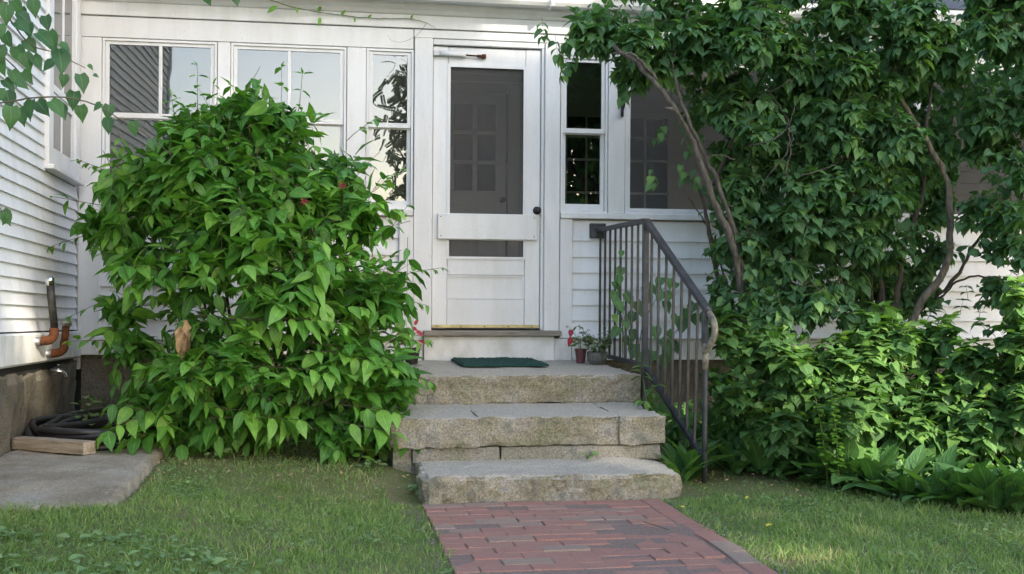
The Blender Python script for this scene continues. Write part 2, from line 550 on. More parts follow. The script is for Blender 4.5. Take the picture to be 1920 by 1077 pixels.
def rock(name, mat, parent, x0, x1, y0, y1, z0, z1, res=0.03, rough=0.012, top=0.004, rnd=0.02, seed=0.0, slope=0.0, edit=None):
    """quarried block: rough split faces, smoother top, broken arrises"""
    nx, ny, nz = (max(2, int(round((b - a) / res))) for a, b in ((x0, x1), (y0, y1), (z0, z1)))
    vid, vs, fs = {}, [], []
    def vert(i, j, k):
        key = (i, j, k)
        if key in vid: return vid[key]
        p = Vector((x0 + (x1 - x0) * i / nx, y0 + (y1 - y0) * j / ny, z0 + (z1 - z0) * k / nz))
        e = [min(p.x - x0, x1 - p.x), min(p.y - y0, y1 - p.y), min(p.z - z0, z1 - p.z)]
        nrm = Vector((0, 0, 0))
        if i == 0: nrm.x = -1
        if i == nx: nrm.x = 1
        if j == 0: nrm.y = -1
        if j == ny: nrm.y = 1
        if k == 0: nrm.z = -1
        if k == nz: nrm.z = 1
        q = p + Vector((seed * 7.3, seed * 3.1, seed))
        cnt = sum(1 for a in nrm if a)
        if cnt > 1:
            chip = rnd * (0.6 + 0.9 * noise.noise(q * 9) + 0.5 * noise.noise(q * 25))
            p = p - nrm * max(0.15 * rnd, chip) * (0.75 if cnt == 2 else 0.9)
        amp = top if (nrm.z > 0 and cnt == 1) else rough
        d = amp * (noise.noise(q * 5) * 1.1 + 0.7 * noise.noise(q * 14) + 0.4 * noise.noise(q * 33))
        p = p + nrm.normalized() * d
        p.z += slope * (p.y - y1) * ((p.z - z0) / (z1 - z0))
        if edit: p = edit(p, nrm)
        vid[key] = len(vs)
        vs.append(p)
        return vid[key]
    for i in range(nx):
        for j in range(ny):
            fs.append((vert(i, j, nz), vert(i + 1, j, nz), vert(i + 1, j + 1, nz), vert(i, j + 1, nz)))
    for i in range(nx):
        for k in range(nz):
            fs.append((vert(i, 0, k), vert(i + 1, 0, k), vert(i + 1, 0, k + 1), vert(i, 0, k + 1)))
            fs.append((vert(i, ny, k), vert(i, ny, k + 1), vert(i + 1, ny, k + 1), vert(i + 1, ny, k)))
    for j in range(ny):
        for k in range(nz):
            fs.append((vert(0, j, k), vert(0, j, k + 1), vert(0, j + 1, k + 1), vert(0, j + 1, k)))
            fs.append((vert(nx, j, k), vert(nx, j + 1, k), vert(nx, j + 1, k + 1), vert(nx, j, k + 1)))
    for i in range(nx):
        for j in range(ny):
            fs.append((vert(i, j, 0), vert(i, j + 1, 0), vert(i + 1, j + 1, 0), vert(i + 1, j, 0)))
    mb = MB().add(vs, fs, False)
    return mb.build(name, mat, parent)

# ---- leaves
def leaf_shape(kind, droop=0.25, fold=0.22, wav=0.0):
    """unit leaf along +Y, face +Z; returns verts, faces, uv"""
    prof = {'ovate': [(0, 0.0), (0.06, 0.10), (0.22, 0.225), (0.42, 0.26), (0.62, 0.205), (0.80, 0.105), (0.92, 0.035), (1.0, 0.0)],
            'heart': [(0, 0.0), (0.0, 0.24), (0.20, 0.37), (0.42, 0.35), (0.66, 0.20), (0.86, 0.06), (1.0, 0.0)],
            'lance': [(0, 0.02), (0.12, 0.05), (0.35, 0.13), (0.60, 0.145), (0.82, 0.09), (0.93, 0.04), (1.0, 0.0)],
            'oval': [(0, 0.0), (0.2, 0.22), (0.5, 0.28), (0.8, 0.18), (1.0, 0.0)],
            'blade': [(0, 0.03), (0.5, 0.024), (1.0, 0.0)],
            'lobed': [(0, 0.0), (0.05, 0.20), (0.18, 0.26), (0.28, 0.14), (0.45, 0.24), (0.55, 0.12), (0.75, 0.10), (1.0, 0.0)]}[kind]
    vs, fs, uv = [], [], []
    rows = []
    for i, (t, w) in enumerate(prof):
        zc = -droop * t * t
        y = t * (1 - 0.12 * droop * t)
        if w < 1e-6:
            rows.append([len(vs)])
            vs.append((0, y, zc)); uv.append((0, t))
        else:
            tt = t if not (kind == 'heart' and i == 1) else -0.07
            wz = wav * (1 if i % 2 else -1) * w
            a = len(vs)
            vs += [(-w, tt if tt < 0 else y, zc + fold * w + wz), (0, y, zc), (w, tt if tt < 0 else y, zc + fold * w - wz)]
            uv += [(-1, t), (0, t), (1, t)]
            rows.append([a, a + 1, a + 2])
    for a, b in zip(rows, rows[1:]):
        if len(a) == 1 and len(b) == 3:
            fs += [(a[0], b[1], b[0]), (a[0], b[2], b[1])]
        elif len(a) == 3 and len(b) == 1:
            fs += [(a[0], a[1], b[0]), (a[1], a[2], b[0])]
        else:
            fs += [(a[0], a[1], b[1], b[0]), (a[1], a[2], b[2], b[1])]
    return np.array(vs, float), fs, np.array(uv, float)

def batch_mesh(name, tv, tf, tuv, M, tint):
    """copies of a template under the (n,3,4) matrices in one mesh, with a tint per copy"""
    n, k = len(M), len(tv)
    hv = np.concatenate([tv, np.ones((k, 1))], 1)
    V = np.einsum('nij,kj->nki', M, hv).reshape(-1, 3)
    lens = np.array([len(f) for f in tf])
    loop = np.concatenate([np.array(f) for f in tf])
    L = (loop[None, :] + (np.arange(n) * k)[:, None]).ravel()
    starts1 = np.concatenate([[0], np.cumsum(lens)[:-1]])
    starts = (starts1[None, :] + (np.arange(n) * len(loop))[:, None]).ravel()
    me = bpy.data.meshes.new(name)
    me.vertices.add(n * k)
    me.vertices.foreach_set('co', V.ravel())
    me.loops.add(len(L))
    me.loops.foreach_set('vertex_index', L.astype(np.int32))
    me.polygons.add(len(starts))
    me.polygons.foreach_set('loop_start', starts.astype(np.int32))
    me.polygons.foreach_set('loop_total', np.tile(lens, n).astype(np.int32))
    me.polygons.foreach_set('use_smooth', np.ones(len(starts), bool))
    u = me.uv_layers.new(name='UVMap')
    u.data.foreach_set('uv', np.tile(tuv[loop], (n, 1)).ravel())
    a = me.attributes.new('tint', 'FLOAT', 'POINT')
    a.data.foreach_set('value', np.repeat(tint, k).astype(np.float32))
    me.update()
    me.validate()
    return me

def frames(pos, axis, nrm, size, width):
    y = axis / np.linalg.norm(axis, axis=1, keepdims=True)
    x = np.cross(y, nrm)
    x /= np.maximum(np.linalg.norm(x, axis=1, keepdims=True), 1e-6)
    z = np.cross(x, y)
    M = np.zeros((len(pos), 3, 4))
    M[:, :, 0] = x * (size * width)[:, None]
    M[:, :, 1] = y * size[:, None]
    M[:, :, 2] = z * size[:, None]
    M[:, :, 3] = pos
    return M

class Leaves:
    def __init__(s):
        s.p, s.a, s.n, s.s, s.w, s.t = [], [], [], [], [], []
    def add(s, p, a, n, size, width=1.0, tint=0.5):
        s.p.append(tuple(p)); s.a.append(tuple(a)); s.n.append(tuple(n)); s.s.append(size); s.w.append(width); s.t.append(tint)
    def arrays(s):
        M = frames(np.array(s.p), np.array(s.a), np.array(s.n), np.array(s.s), np.array(s.w))
        return M, np.clip(np.array(s.t), 0, 1)

f_np, r_np, u_np, c_np = (np.array(v) for v in (fwd, rgt, upv, CAM))

def build_leaves(L, shape, mat, parent, singles=300, part='leaf', rest='foliage', droop=0.25, fold=0.22, wav=0.03, cell=9):
    """the leaves that show largest become objects of their own, the others one mesh"""
    M, T = L.arrays()
    n = len(M)
    ctr = M[:, :, 3] + M[:, :, 1] * 0.5
    q = ctr - c_np
    dep = q @ f_np
    px = 512 + 1173.3 * (q @ r_np) / dep
    py = 287 - 1173.3 * (q @ u_np) / dep
    nz = np.cross(M[:, :, 0], M[:, :, 1])
    area = np.abs(np.einsum('ij,ij->i', nz, q / np.linalg.norm(q, axis=1, keepdims=True))) / dep ** 2
    front = {}
    inside = (px > 0) & (px < 1024) & (py > 0) & (py < 574)
    for i in np.argsort(dep):
        if inside[i]:
            front.setdefault((int(px[i] // cell), int(py[i] // cell)), i)
    cand = sorted(front.values(), key=lambda i: -area[i])[:singles]
    pick = np.zeros(n, bool)
    pick[cand] = True
    variants = []
    for v in range(6):
        tv, tf, tuv = leaf_shape(shape, droop * (0.5 + 0.2 * v), fold, wav)
        I = np.zeros((1, 3, 4)); I[0, :, :3] = np.eye(3)
        me = batch_mesh(part, tv, tf, tuv, I, np.array([v / 5 * 0.8 + 0.1]))
        me.materials.append(MAT[mat])
        variants.append(me)
    pl = np.array(world_loc(parent))
    for i in cand:
        v = int(np.clip(round((T[i] - 0.1) / 0.8 * 5), 0, 5))
        o = bpy.data.objects.new(part, variants[v])
        C.objects.link(o)
        o.parent = parent
        m = M[i]
        o.matrix_basis = Matrix([[*m[0, :3], m[0, 3] - pl[0]], [*m[1, :3], m[1, 3] - pl[1]], [*m[2, :3], m[2, 3] - pl[2]], [0, 0, 0, 1]])
    R = ~pick
    if R.sum():
        tv, tf, tuv = leaf_shape(shape, droop, fold, wav)
        o = link(rest, batch_mesh(rest, tv, tf, tuv, M[R], T[R]), mat, parent)
        o['kind'] = 'stuff'

UP = Vector((0, 0, 1))

def rv(s=1.0):
    return Vector((random.gauss(0, s), random.gauss(0, s), random.gauss(0, s)))

def shoot(L, tw, base, d, length, nodes, size, droop=0.55, gravity=0.25, rad=0.0022, tint=0.5, tipup=0.0, width=1.0, flat=0.0):
    """a leafy shoot with opposite pairs, arching under its weight"""
    d = d.normalized()
    pts = []
    p = Vector(base)
    step = length / nodes
    cur = d.copy()
    pts.append(p.copy())
    for i in range(nodes):
        cur = (cur - UP * gravity / nodes + UP * tipup / nodes + rv(0.05)).normalized()
        p = p + cur * step
        pts.append(p.copy())
        side = cur.cross(UP)
        side = side.normalized() if side.length > 0.15 else rv(1).cross(cur).normalized()
        if i % 2 and random.random() < 0.45:
            side = (side + UP.cross(side) * 0 + cur.cross(side) * random.choice((-1, 1)) * 1.2).normalized()
        s = size * (0.60 + 0.55 * math.sin(math.pi * (i + 1.0) / (nodes + 1))) * random.uniform(0.68, 1.2)
        for sg in (-1, 1):
            if random.random() < 0.05: continue
            ax = side * sg * random.uniform(0.7, 1.0) + cur * random.uniform(0.25, 0.7) - UP * droop * random.uniform(0.3, 1.4) + rv(0.12)
            nr = UP * 1.0 + side * sg * 0.35 * (1 - 0.3 * flat) + d * 0.55 * (1 - 0.65 * flat) + rv(0.22 + 0.16 * flat)
            L.add(p + side * sg * 0.006, ax, nr, s, width * random.uniform(0.78, 1.15), tint + random.gauss(0, 0.19) + (0.45 if random.random() < 0.04 else 0))
    ax = cur - UP * droop * 0.7 + rv(0.15)
    L.add(p, ax, UP + d * 0.5 + rv(0.2), size * random.uniform(0.5, 0.85), width, tint + 0.12)
    if tw is not None:
        tw.tube(pts, [rad * (1 - 0.5 * i / nodes) for i in range(nodes + 1)], 3, False)

def lobe_points(lobes, n, shell=0.82):
    """points near the skin of a union of ellipsoids with their outward direction, thinned where lobes overlap"""
    w = np.array([l[3] * l[4] + l[4] * l[5] + l[3] * l[5] for l in lobes])
    w = w / w.sum()
    out = []
    while len(out) < n:
        l = lobes[rng.choice(len(lobes), p=w)]
        d = Vector(rng.normal(size=3)).normalized()
        k = shell + (1 - shell) * random.random()
        p = Vector((l[0] + d.x * l[3] * k, l[1] + d.y * l[4] * k, l[2] + d.z * l[5] * k))
        deep = False
        for m in lobes:
            if m is l: continue
            if ((p.x - m[0]) / m[3]) ** 2 + ((p.y - m[1]) / m[4]) ** 2 + ((p.z - m[2]) / m[5]) ** 2 < 0.5:
                deep = True
                break
        if deep and random.random() < 0.8: continue
        nrm = Vector((d.x / l[3], d.y / l[4], d.z / l[5])).normalized()
        out.append((p, nrm, l))
    return out

def clumpy(lobes, k, f, flat=0.75):
    """break big lobes into smaller tiered clumps around their skin"""
    out = []
    for l in lobes:
        m = (l[3] * l[5]) ** 0.5
        kk = max(3, int(k * m / 0.4))
        for i in range(kk):
            d = Vector(rng.normal(size=3)).normalized()
            if d.y > 0.35: d.y = -d.y
            q = random.uniform(0.55, 0.95)
            r = m * f * random.uniform(0.7, 1.3)
            out.append((l[0] + d.x * l[3] * q, l[1] + d.y * l[4] * q, l[2] + d.z * l[5] * q, r, r, r * flat))
    return out

def limb(name, mat, parent, pts, r0, r1, sides=9, jit=0.008):
    path = smooth_path(pts, 6, jit)
    n = len(path)
    return MB().tube(path, [(r0 + (r1 - r0) * i / (n - 1)) * random.uniform(0.84, 1.16) for i in range(n)], sides).build(name, mat, parent)

# ------------------------------------------------------------------ ground
def sstep(a, b, v):
    t = min(1, max(0, (v - a) / (b - a)))
    return t * t * (3 - 2 * t)

def gz(x, y):
    """lawn height: nearly flat, banked up a little against the house"""
    a = sstep(0.45, -0.9, x)                      # higher ground to the left of the path
    b = sstep(-2.1, -0.4, y)
    h = 0.15 * (1 - (1 - a) * (1 - b))
    h += 0.10 * sstep(-2.65, -2.1, y) * sstep(0.75, 0.35, x) * (1 - a) * (1 - b)
    h += 0.018 * noise.noise(Vector((x * 1.3, y * 1.3, 0))) + 0.008 * noise.noise(Vector((x * 4, y * 4, 3)))
    k = sstep(0.30, 0.0, max(0.5 - x, x - 1.78, 0)) * sstep(-2.2, -2.5, y)   # level along the path
    return h * (1 - k) - 0.012 * k if y < 2 else h

def axis_coords(lo, hi, step, far):
    a = list(np.arange(lo, hi + step / 2, step))
    out_l, out_r, d = [], [], 0.3
    v = lo
    while v > -far:
        v -= d; d *= 1.5; out_l.append(v)
    v, d = hi, 0.3
    while v < far:
        v += d; d *= 1.5; out_r.append(v)
    return out_l[::-1] + a + out_r

gx, gy = axis_coords(-3.2, 5.6, 0.08, 260), axis_coords(-5.6, 0.4, 0.08, 260)
gv = [(x, y, gz(x, y) if (-4 < x < 7 and -9 < y < 3) else 0.0) for y in gy for x in gx]
nx_ = len(gx)
gf = [(j * nx_ + i, j * nx_ + i + 1, (j + 1) * nx_ + i + 1, (j + 1) * nx_ + i) for j in range(len(gy) - 1) for i in range(nx_ - 1)]
lawn = MB().add(gv, gf, True).build('lawn_ground', 'lawn')
tag(lawn, 'lawn ground with bare mossy soil along the house', None, None, 'structure')

# brick path: running bond across, one border course of stretchers on the right
path = box('brick_path', 'mortar_sand', None, 0.517, 1.748, -7.6, -2.585, -0.12, -0.003, 0.002)
tag(path, 'red brick path leading to the stone steps', None, None, 'structure')
BR_L, BR_W, BR_H, J = 0.200, 0.098, 0.06, 0.004
brick_meshes = []
for v in range(6):
    b = MB().box(-BR_L / 2, BR_L / 2, -BR_W / 2, BR_W / 2, -BR_H, 0, 0.003)
    b.v = [(x + random.gauss(0, 0.0012), y + random.gauss(0, 0.0012), z + random.gauss(0, 0.0008)) for x, y, z in b.v]
    me = b.mesh('brick')
    me.materials.append(MAT['brick'])
    brick_meshes.append(me)
half = MB().box(-BR_L / 4, BR_L / 4 - J / 2, -BR_W / 2, BR_W / 2, -BR_H, 0, 0.004).mesh('brick')
half.materials.append(MAT['brick'])

def lay(x, y, rz=0.0, me=None):
    o = bpy.data.objects.new('brick', me or random.choice(brick_meshes))
    C.objects.link(o)
    o.parent = path
    z = random.uniform(-0.003, 0.003) + 0.008 * noise.noise(Vector((x * 2.5, y * 2.5, 7)))
    o.location = (x, y, z)
    o.rotation_euler = (random.gauss(0, 0.013), random.gauss(0, 0.009), rz + random.gauss(0, 0.01))

row, y = 0, -2.655
while y > -6.3:
    x = 0.515 + (BR_L / 2 if row % 2 else 0)
    if row % 2:
        lay(0.515 + BR_L / 4, y, 0, half)
    while x + BR_L < 1.655:
        lay(x + BR_L / 2 + random.gauss(0, 0.003), y + 0.012 * noise.noise(Vector((x * 2, y * 3, 1))))
        x += BR_L + J
    if x < 1.56:
        lay(x + BR_L / 4, y, 0, half)
    y -= BR_W + J
    row += 1
y = -2.72
while y > -6.3:
    if random.random() > 0.12:
        lay(1.70 + random.gauss(0, 0.008), y, math.pi / 2 + random.gauss(0, 0.03))
    y -= BR_L + J

# ------------------------------------------------------------------ the enclosed porch
porch = empty('enclosed_porch', (1.5, 0.6, 0.14))
tag(porch, 'white clapboard enclosed porch with screen door and row of windows', 'porch')
WX0, WX1 = -1.653, 6.6
box('foundation', 'foundation_stone', porch, WX0 + 0.02, WX1, 0.05, 0.35, -0.2, 0.60)

def wp(name, x0, x1, z0, z1, y0=0.0, y1=0.06, mat='white_paint', c=0.004, parent=None):
    return box(name, mat, parent or porch, x0, x1, y0, y1, z0, z1, c)

wp('corner_board', WX0 + 0.004, -1.503, 0.60, 2.798, 0.0, 0.10)
wp('header_board', WX0 + 0.004, 0.655, 2.802, 2.948, 0.004, 0.12)
wp('header_board', 0.659, WX1, 2.888, 2.948, 0.002, 0.12)
wp('header_board', 1.741, WX1, 2.802, 2.886, 0.005, 0.12)
wp('frieze_board', WX0 + 0.004, WX1, 2.953, 3.10, -0.012, 0.12)
for x0, x1 in ((-0.722, -0.634), (0.180, 0.316), (2.104, 2.232), (3.35, 3.46), (4.55, 4.66), (5.75, 5.86)):
    wp('post', x0, x1, 1.642, 2.799, 0.003, 0.11)
wp('window_sill', -1.501, 0.657, 1.598, 1.640, -0.028, 0.10)
wp('window_sill', 1.744, WX1, 1.598, 1.640, -0.028, 0.10)
wp('door_casing', 0.663, 0.796, 0.735, 2.885, -0.006, 0.12)
wp('door_casing', 1.624, 1.738, 0.735, 2.885, -0.006, 0.12)
wp('door_stop', 1.600, 1.622, 0.775, 2.87, 0.015, 0.035)
wp('door_head', 0.798, 1.622, 2.845, 2.886, 0.010, 0.12)
wp('trim_board', 0.560, 0.660, 0.60, 1.596, -0.010, 0.05)
wp('trim_board', 1.742, 1.836, 0.715, 1.596, -0.010, 0.05)
wp('base_board', 0.600, 0.738, 0.545, 0.733, -0.002, 0.05, 'mildewed_paint')
wp('base_board', 1.702, 1.836, 0.545, 0.712, -0.002, 0.05, 'mildewed_paint')
wp('riser_board', 0.742, 1.700, 0.540, 0.731, -0.030, 0.05, 'mildewed_paint')
wp('skirt_board', 1.838, WX1, 0.552, 0.706, -0.004, 0.05, 'mildewed_paint')
wp('drip_cap', 1.838, WX1, 0.708, 0.722, -0.035, 0.05, 'mildewed_paint', 0.003)
wp('skirt_board', WX0 + 0.12, 0.558, 0.600, 0.70, -0.004, 0.05, 'mildewed_paint')
wp('drip_cap', WX0 + 0.12, 0.558, 0.702, 0.715, -0.03, 0.05, 'mildewed_paint', 0.003)
wp('sheathing', WX0 + 0.1, 0.66, 0.60, 1.597, 0.055, 0.09, 'interior_paint')
wp('sheathing', 1.741, WX1, 0.60, 1.597, 0.055, 0.09, 'interior_paint')
wp('threshold', 0.735, 1.745, 0.734, 0.772, -0.075, 0.11, 'threshold_wood')

def clapboard(x0, x1, z, e, yb=0.045):
    """one lapped board: thin upper edge under the next, thick butt below"""
    sag = [0.004 * noise.noise(Vector((x0 + i * 0.9, z * 3, 2))) for i in range(2)]
    nseg = max(1, int((x1 - x0) / 0.25))
    vs, fs = [], []
    for i in range(nseg + 1):
        x = x0 + (x1 - x0) * i / nseg
        dz = 0.0025 * noise.noise(Vector((x * 1.7, z * 9, 4)))
        dy = 0.0025 * noise.noise(Vector((x * 1.1, z * 7, 8)))
        vs += [(x, yb - 0.036 + dy, z + dz), (x, yb - 0.016 + dy, z + e + 0.012), (x, yb - 0.012, z + e + 0.012), (x, yb - 0.012, z + dz)]
    for i in range(nseg):
        a, b = i * 4, i * 4 + 4
        for k in range(4):
            k2 = (k + 1) % 4
            fs.append((a + k, b + k, b + k2, a + k2))
    fs += [(0, 1, 2, 3), (nseg * 4 + 3, nseg * 4 + 2, nseg * 4 + 1, nseg * 4)]
    return MB().add(vs, fs).build('clapboard', 'white_clapboard', porch)

rows = [0.716, 0.844, 0.960, 1.077, 1.198, 1.315, 1.437, 1.590]
for z0, z1 in zip(rows, rows[1:]):
    clapboard(-1.503, 0.558, z0, z1 - z0 - (0.016 if z1 > 1.58 else 0))
    clapboard(1.838, 4.0, z0, z1 - z0 - (0.016 if z1 > 1.58 else 0))
    clapboard(4.004, WX1, z0 + 0.003, z1 - z0 - (0.016 if z1 > 1.58 else 0))

def ring_mb(x0, x1, z0, z1, w, y0, y1, wb=None, wt_=None):
    """a joined rectangular frame"""
    wb, wt_ = wb or w, wt_ or w
    vs = []
    for y in (y0, y1):
        vs += [(x0, y, z0), (x1, y, z0), (x1, y, z1), (x0, y, z1),
               (x0 + w, y, z0 + wb), (x1 - w, y, z0 + wb), (x1 - w, y, z1 - wt_), (x0 + w, y, z1 - wt_)]
    fs = []
    for k in range(4):
        k2 = (k + 1) % 4
        fs.append((k, k2, 4 + k2, 4 + k))
        fs.append((8 + k, 12 + k, 12 + k2, 8 + k2))
        fs.append((k, 8 + k, 8 + k2, k2))
        fs.append((4 + k, 4 + k2, 12 + k2, 12 + k))
    return MB().add(vs, fs)

def window(x0, x1, z0, z1, meet, muntin, screen=False):
    win = ring_mb(x0, x1, z0, z1, 0.016, 0.012, 0.085).build('window', 'white_paint', porch)
    a, b = x0 + 0.018, x1 - 0.018
    if screen:
        ring_mb(a, b, z0 + 0.018, z1 - 0.018, 0.024, 0.026, 0.044).build('screen_frame', 'white_paint', win)
        box('screen', 'screen_mesh', win, a + 0.022, b - 0.022, 0.034, 0.035, z0 + 0.04, z1 - 0.04, 0.0001)
        return win
    ring_mb(a, b, meet - 0.016, z1 - 0.018, 0.026, 0.024, 0.048, 0.034, 0.022).build('sash', 'white_paint', win)
    ring_mb(a, b, z0 + 0.018, meet - 0.002, 0.026, 0.052, 0.078, 0.05, 0.022).build('sash', 'white_paint', win)
    xm = (a + b) / 2
    cols = [(a + 0.024, xm - 0.010), (xm + 0.010, b - 0.024)] if muntin else [(a + 0.024, b - 0.024)]
    if muntin:
        box('muntin', 'white_paint', win, xm - 0.012, xm + 0.012, 0.026, 0.046, meet + 0.016, z1 - 0.038, 0.003)
        box('muntin', 'white_paint', win, xm - 0.012, xm + 0.012, 0.054, 0.076, z0 + 0.066, meet - 0.022, 0.003)
    for ca, cb in cols:
        box('pane', 'window_glass', win, ca, cb, 0.036, 0.0375, meet + 0.014, z1 - 0.036, 0.0002)
        box('pane', 'window_glass', win, ca, cb, 0.066, 0.0675, z0 + 0.064, meet - 0.022, 0.0002)
    return win

window(-1.499, -0.726, 1.642, 2.799, 2.267, True)
window(-0.630, 0.176, 1.642, 2.799, 2.262, True)
window(0.320, 0.658, 1.642, 2.799, 2.250, False)
for sx0, sx1 in ((-1.49, -0.735), (-0.62, 0.166), (0.33, 0.648)):
    wp('window_shade', sx0, sx1, 1.66, 2.795, 0.114, 0.117, 'shade_cloth', 0.0005)
window(1.746, 2.100, 1.642, 2.799, 2.250, False)
window(2.236, 3.346, 1.642, 2.799, 2.25, False, True)
window(3.464, 4.546, 1.642, 2.799, 2.25, False, True)
window(4.664, 5.746, 1.642, 2.799, 2.25, False, True)

# screen door
door = empty('screen_door', (1.2 - 1.5, -0.6 + 0.05, 0.78 - 0.14))
door.parent = porch
def dpart(name, x0, x1, z0, z1, y0, y1, mat='white_paint', c=0.004):
    return box(name, mat, door, x0, x1, y0, y1, z0, z1, c)
DX0, DX1 = 0.802, 1.598
dpart('stile', DX0, 0.912, 0.785, 2.838, 0.036, 0.070)
dpart('stile', 1.486, DX1, 0.785, 2.838, 0.036, 0.070)
dpart('rail', 0.914, 1.484, 2.705, 2.836, 0.038, 0.068)
dpart('rail', 0.914, 1.484, 1.445, 1.60, 0.038, 0.068)
dpart('rail', 0.914, 1.484, 1.175, 1.295, 0.038, 0.068)
dpart('rail', 0.914, 1.484, 0.787, 1.000, 0.038, 0.068)
dpart('panel', 0.914, 1.484, 1.002, 1.173, 0.050, 0.060)
ring_mb(0.914, 1.484, 1.002, 1.173, 0.012, 0.0385, 0.0495).build('panel_moulding', 'white_paint', door)
ring_mb(0.905, 1.493, 1.600, 2.715, 0.024, 0.029, 0.0355).build('screen_moulding', 'white_paint', door)
ring_mb(0.905, 1.493, 1.290, 1.450, 0.020, 0.0285, 0.0355).build('screen_moulding', 'white_paint', door)
dpart('push_board', 0.840, 1.572, 1.435, 1.622, 0.004, 0.0275)
dpart('screen', 0.91, 1.49, 1.61, 2.71, 0.0495, 0.0505, 'screen_mesh', 0.0001)
dpart('screen', 0.91, 1.49, 1.298, 1.444, 0.0495, 0.0505, 'screen_mesh', 0.0001)
dpart('sweep_strip', 0.806, 1.594, 0.789, 0.812, 0.024, 0.0345, 'brass', 0.002)
for i in range(5):
    MB().tube([(0.84 + i * 0.175, 0.025, 0.801), (0.84 + i * 0.175, 0.020, 0.801)], 0.005, 8).build('screw', 'black_iron', door)
for x in (0.862, 1.550):
    for z in (1.46, 1.598):
        MB().tube([(x, 0.006, z), (x, 0.001, z)], 0.004, 8).build('nail_head', 'black_iron', door)
kn = MB().tube([(1.574, 0.036, 1.655), (1.574, 0.030, 1.655)], [0.030, 0.030], 16)
kn = kn.build('knob_plate', 'black_iron', door)
MB().tube([(1.572, 0.0295, 1.655), (1.572, 0.004, 1.655), (1.572, 0.0, 1.655), (1.572, -0.03, 1.655), (1.572, -0.036, 1.655)], [0.010, 0.010, 0.022, 0.024, 0.015], 14).build('knob', 'black_iron', door)
# closer cylinder under the head
MB().tube([(0.845, 0.012, 2.783), (1.035, 0.012, 2.776)], 0.017, 12).build('closer_tube', 'white_paint', door)
MB().tube([(1.035, 0.012, 2.776), (1.12, 0.012, 2.773), (1.121, 0.012, 2.773), (1.165, 0.012, 2.771)], [0.006, 0.006, 0.011, 0.011], 8).build('closer_rod', 'rusty_iron', door)
dpart('closer_bracket', 1.155, 1.185, 2.757, 2.788, 0.008, 0.0355, 'rusty_iron', 0.002)
dpart('closer_bracket', 0.80, 0.846, 2.765, 2.80, 0.004, 0.0355, 'galvanised', 0.002)

# eaves: crown moulding, gutter with hangers, roof
crown = MB()
prof = [(-0.012, 3.045), (-0.03, 3.05), (-0.05, 3.075), (-0.085, 3.095), (-0.10, 3.12), (-0.10, 3.145), (-0.012, 3.145)]
vs = [(x, y, z) for x in (WX0 + 0.01, WX1) for y, z in prof]
k = len(prof)
crown.add(vs, [(i, (i + 1) % k, k + (i + 1) % k, k + i) for i in range(k)] + [tuple(range(k - 1, -1, -1)), tuple(range(k, 2 * k))])
crown.build('crown_moulding', 'white_paint', porch)
gut = MB()
prof = [(-0.11, 3.112), (-0.195, 3.112), (-0.215, 3.135), (-0.225, 3.17), (-0.24, 3.175), (-0.24, 3.21), (-0.234, 3.21), (-0.234, 3.182), (-0.219, 3.176), (-0.208, 3.14), (-0.192, 3.119), (-0.116, 3.119), (-0.116, 3.21), (-0.11, 3.21)]
vs = [(x, y, z) for x in (WX0 + 0.3, WX1) for y, z in prof]
k = len(prof)
gut.add(vs, [(i, (i + 1) % k, k + (i + 1) % k, k + i) for i in range(k)] + [tuple(range(k - 1, -1, -1)), tuple(range(k, 2 * k))])
gutter = gut.build('gutter', 'white_paint', porch)
for x in (-0.6, 0.55, 1.62, 2.75, 3.9, 5.0):
    box('hanger', 'white_paint', gutter, x, x + 0.022, -0.246, -0.102, 3.104, 3.1115, 0.001)
    box('hanger', 'white_paint', gutter, x, x + 0.022, -0.2475, -0.241, 3.112, 3.205, 0.001)
rf = MB().add([(WX0 + 0.02, -0.20, 3.215), (WX1, -0.20, 3.215), (WX1, 2.3, 3.95), (WX0 + 0.02, 2.3, 3.95),
               (WX0 + 0.02, -0.20, 3.235), (WX1, -0.20, 3.235), (WX1, 2.3, 3.97), (WX0 + 0.02, 2.3, 3.97)],
              [(3, 2, 1, 0), (4, 5, 6, 7), (0, 1, 5, 4), (1, 2, 6, 5), (2, 3, 7, 6), (3, 0, 4, 7)])
rf.build('roof', 'roof_shingle', porch)

# porch interior seen through glass and screens
box('porch_floor', 'porch_floor', porch, WX0 + 0.02, WX1, 0.12, 2.2, 0.64, 0.745)
box('porch_ceiling', 'interior_paint', porch, WX0 + 0.02, WX1, 0.125, 2.2, 2.97, 3.0)
box('inner_wall', 'interior_paint', porch, WX0 + 0.02, WX1, 1.86, 1.98, 0.70, 2.99)
box('end_wall', 'interior_paint', porch, WX1 + 0.004, WX1 + 0.06, -0.0, 2.2, 0.5, 3.2)
box('end_wall', 'interior_paint', porch, WX0 - 0.06, WX0 + 0.016, 0.006, 2.2, 0.5, 3.9)
z = 0.76
while z < 2.9:
    for a, b in ((WX0 + 0.03, 0.99), (1.78, WX1 - 0.02)):
        MB().add([(a, 1.815, z), (b, 1.815, z), (b, 1.84, z + 0.118), (a, 1.84, z + 0.118), (a, 1.857, z), (b, 1.857, z), (b, 1.857, z + 0.118), (a, 1.857, z + 0.118)],
                 [(0, 1, 2, 3), (5, 4, 7, 6), (3, 2, 6, 7), (1, 0, 4, 5), (0, 3, 7, 4), (2, 1, 5, 6)]).build('inner_clapboard', 'interior_paint', porch)
    z += 0.112
idoor = box('inner_door', 'interior_door_paint', porch, 1.00, 1.62, 1.80, 1.845, 0.76, 2.80, 0.004)
for x0, x1 in ((1.155, 1.32), (1.362, 1.525)):
    for z0, z1 in ((2.47, 2.70), (2.205, 2.435), (1.94, 2.17)):
        box('pane', 'dark_interior_glass', idoor, x0, x1, 1.792, 1.7985, z0, z1, 0.002)
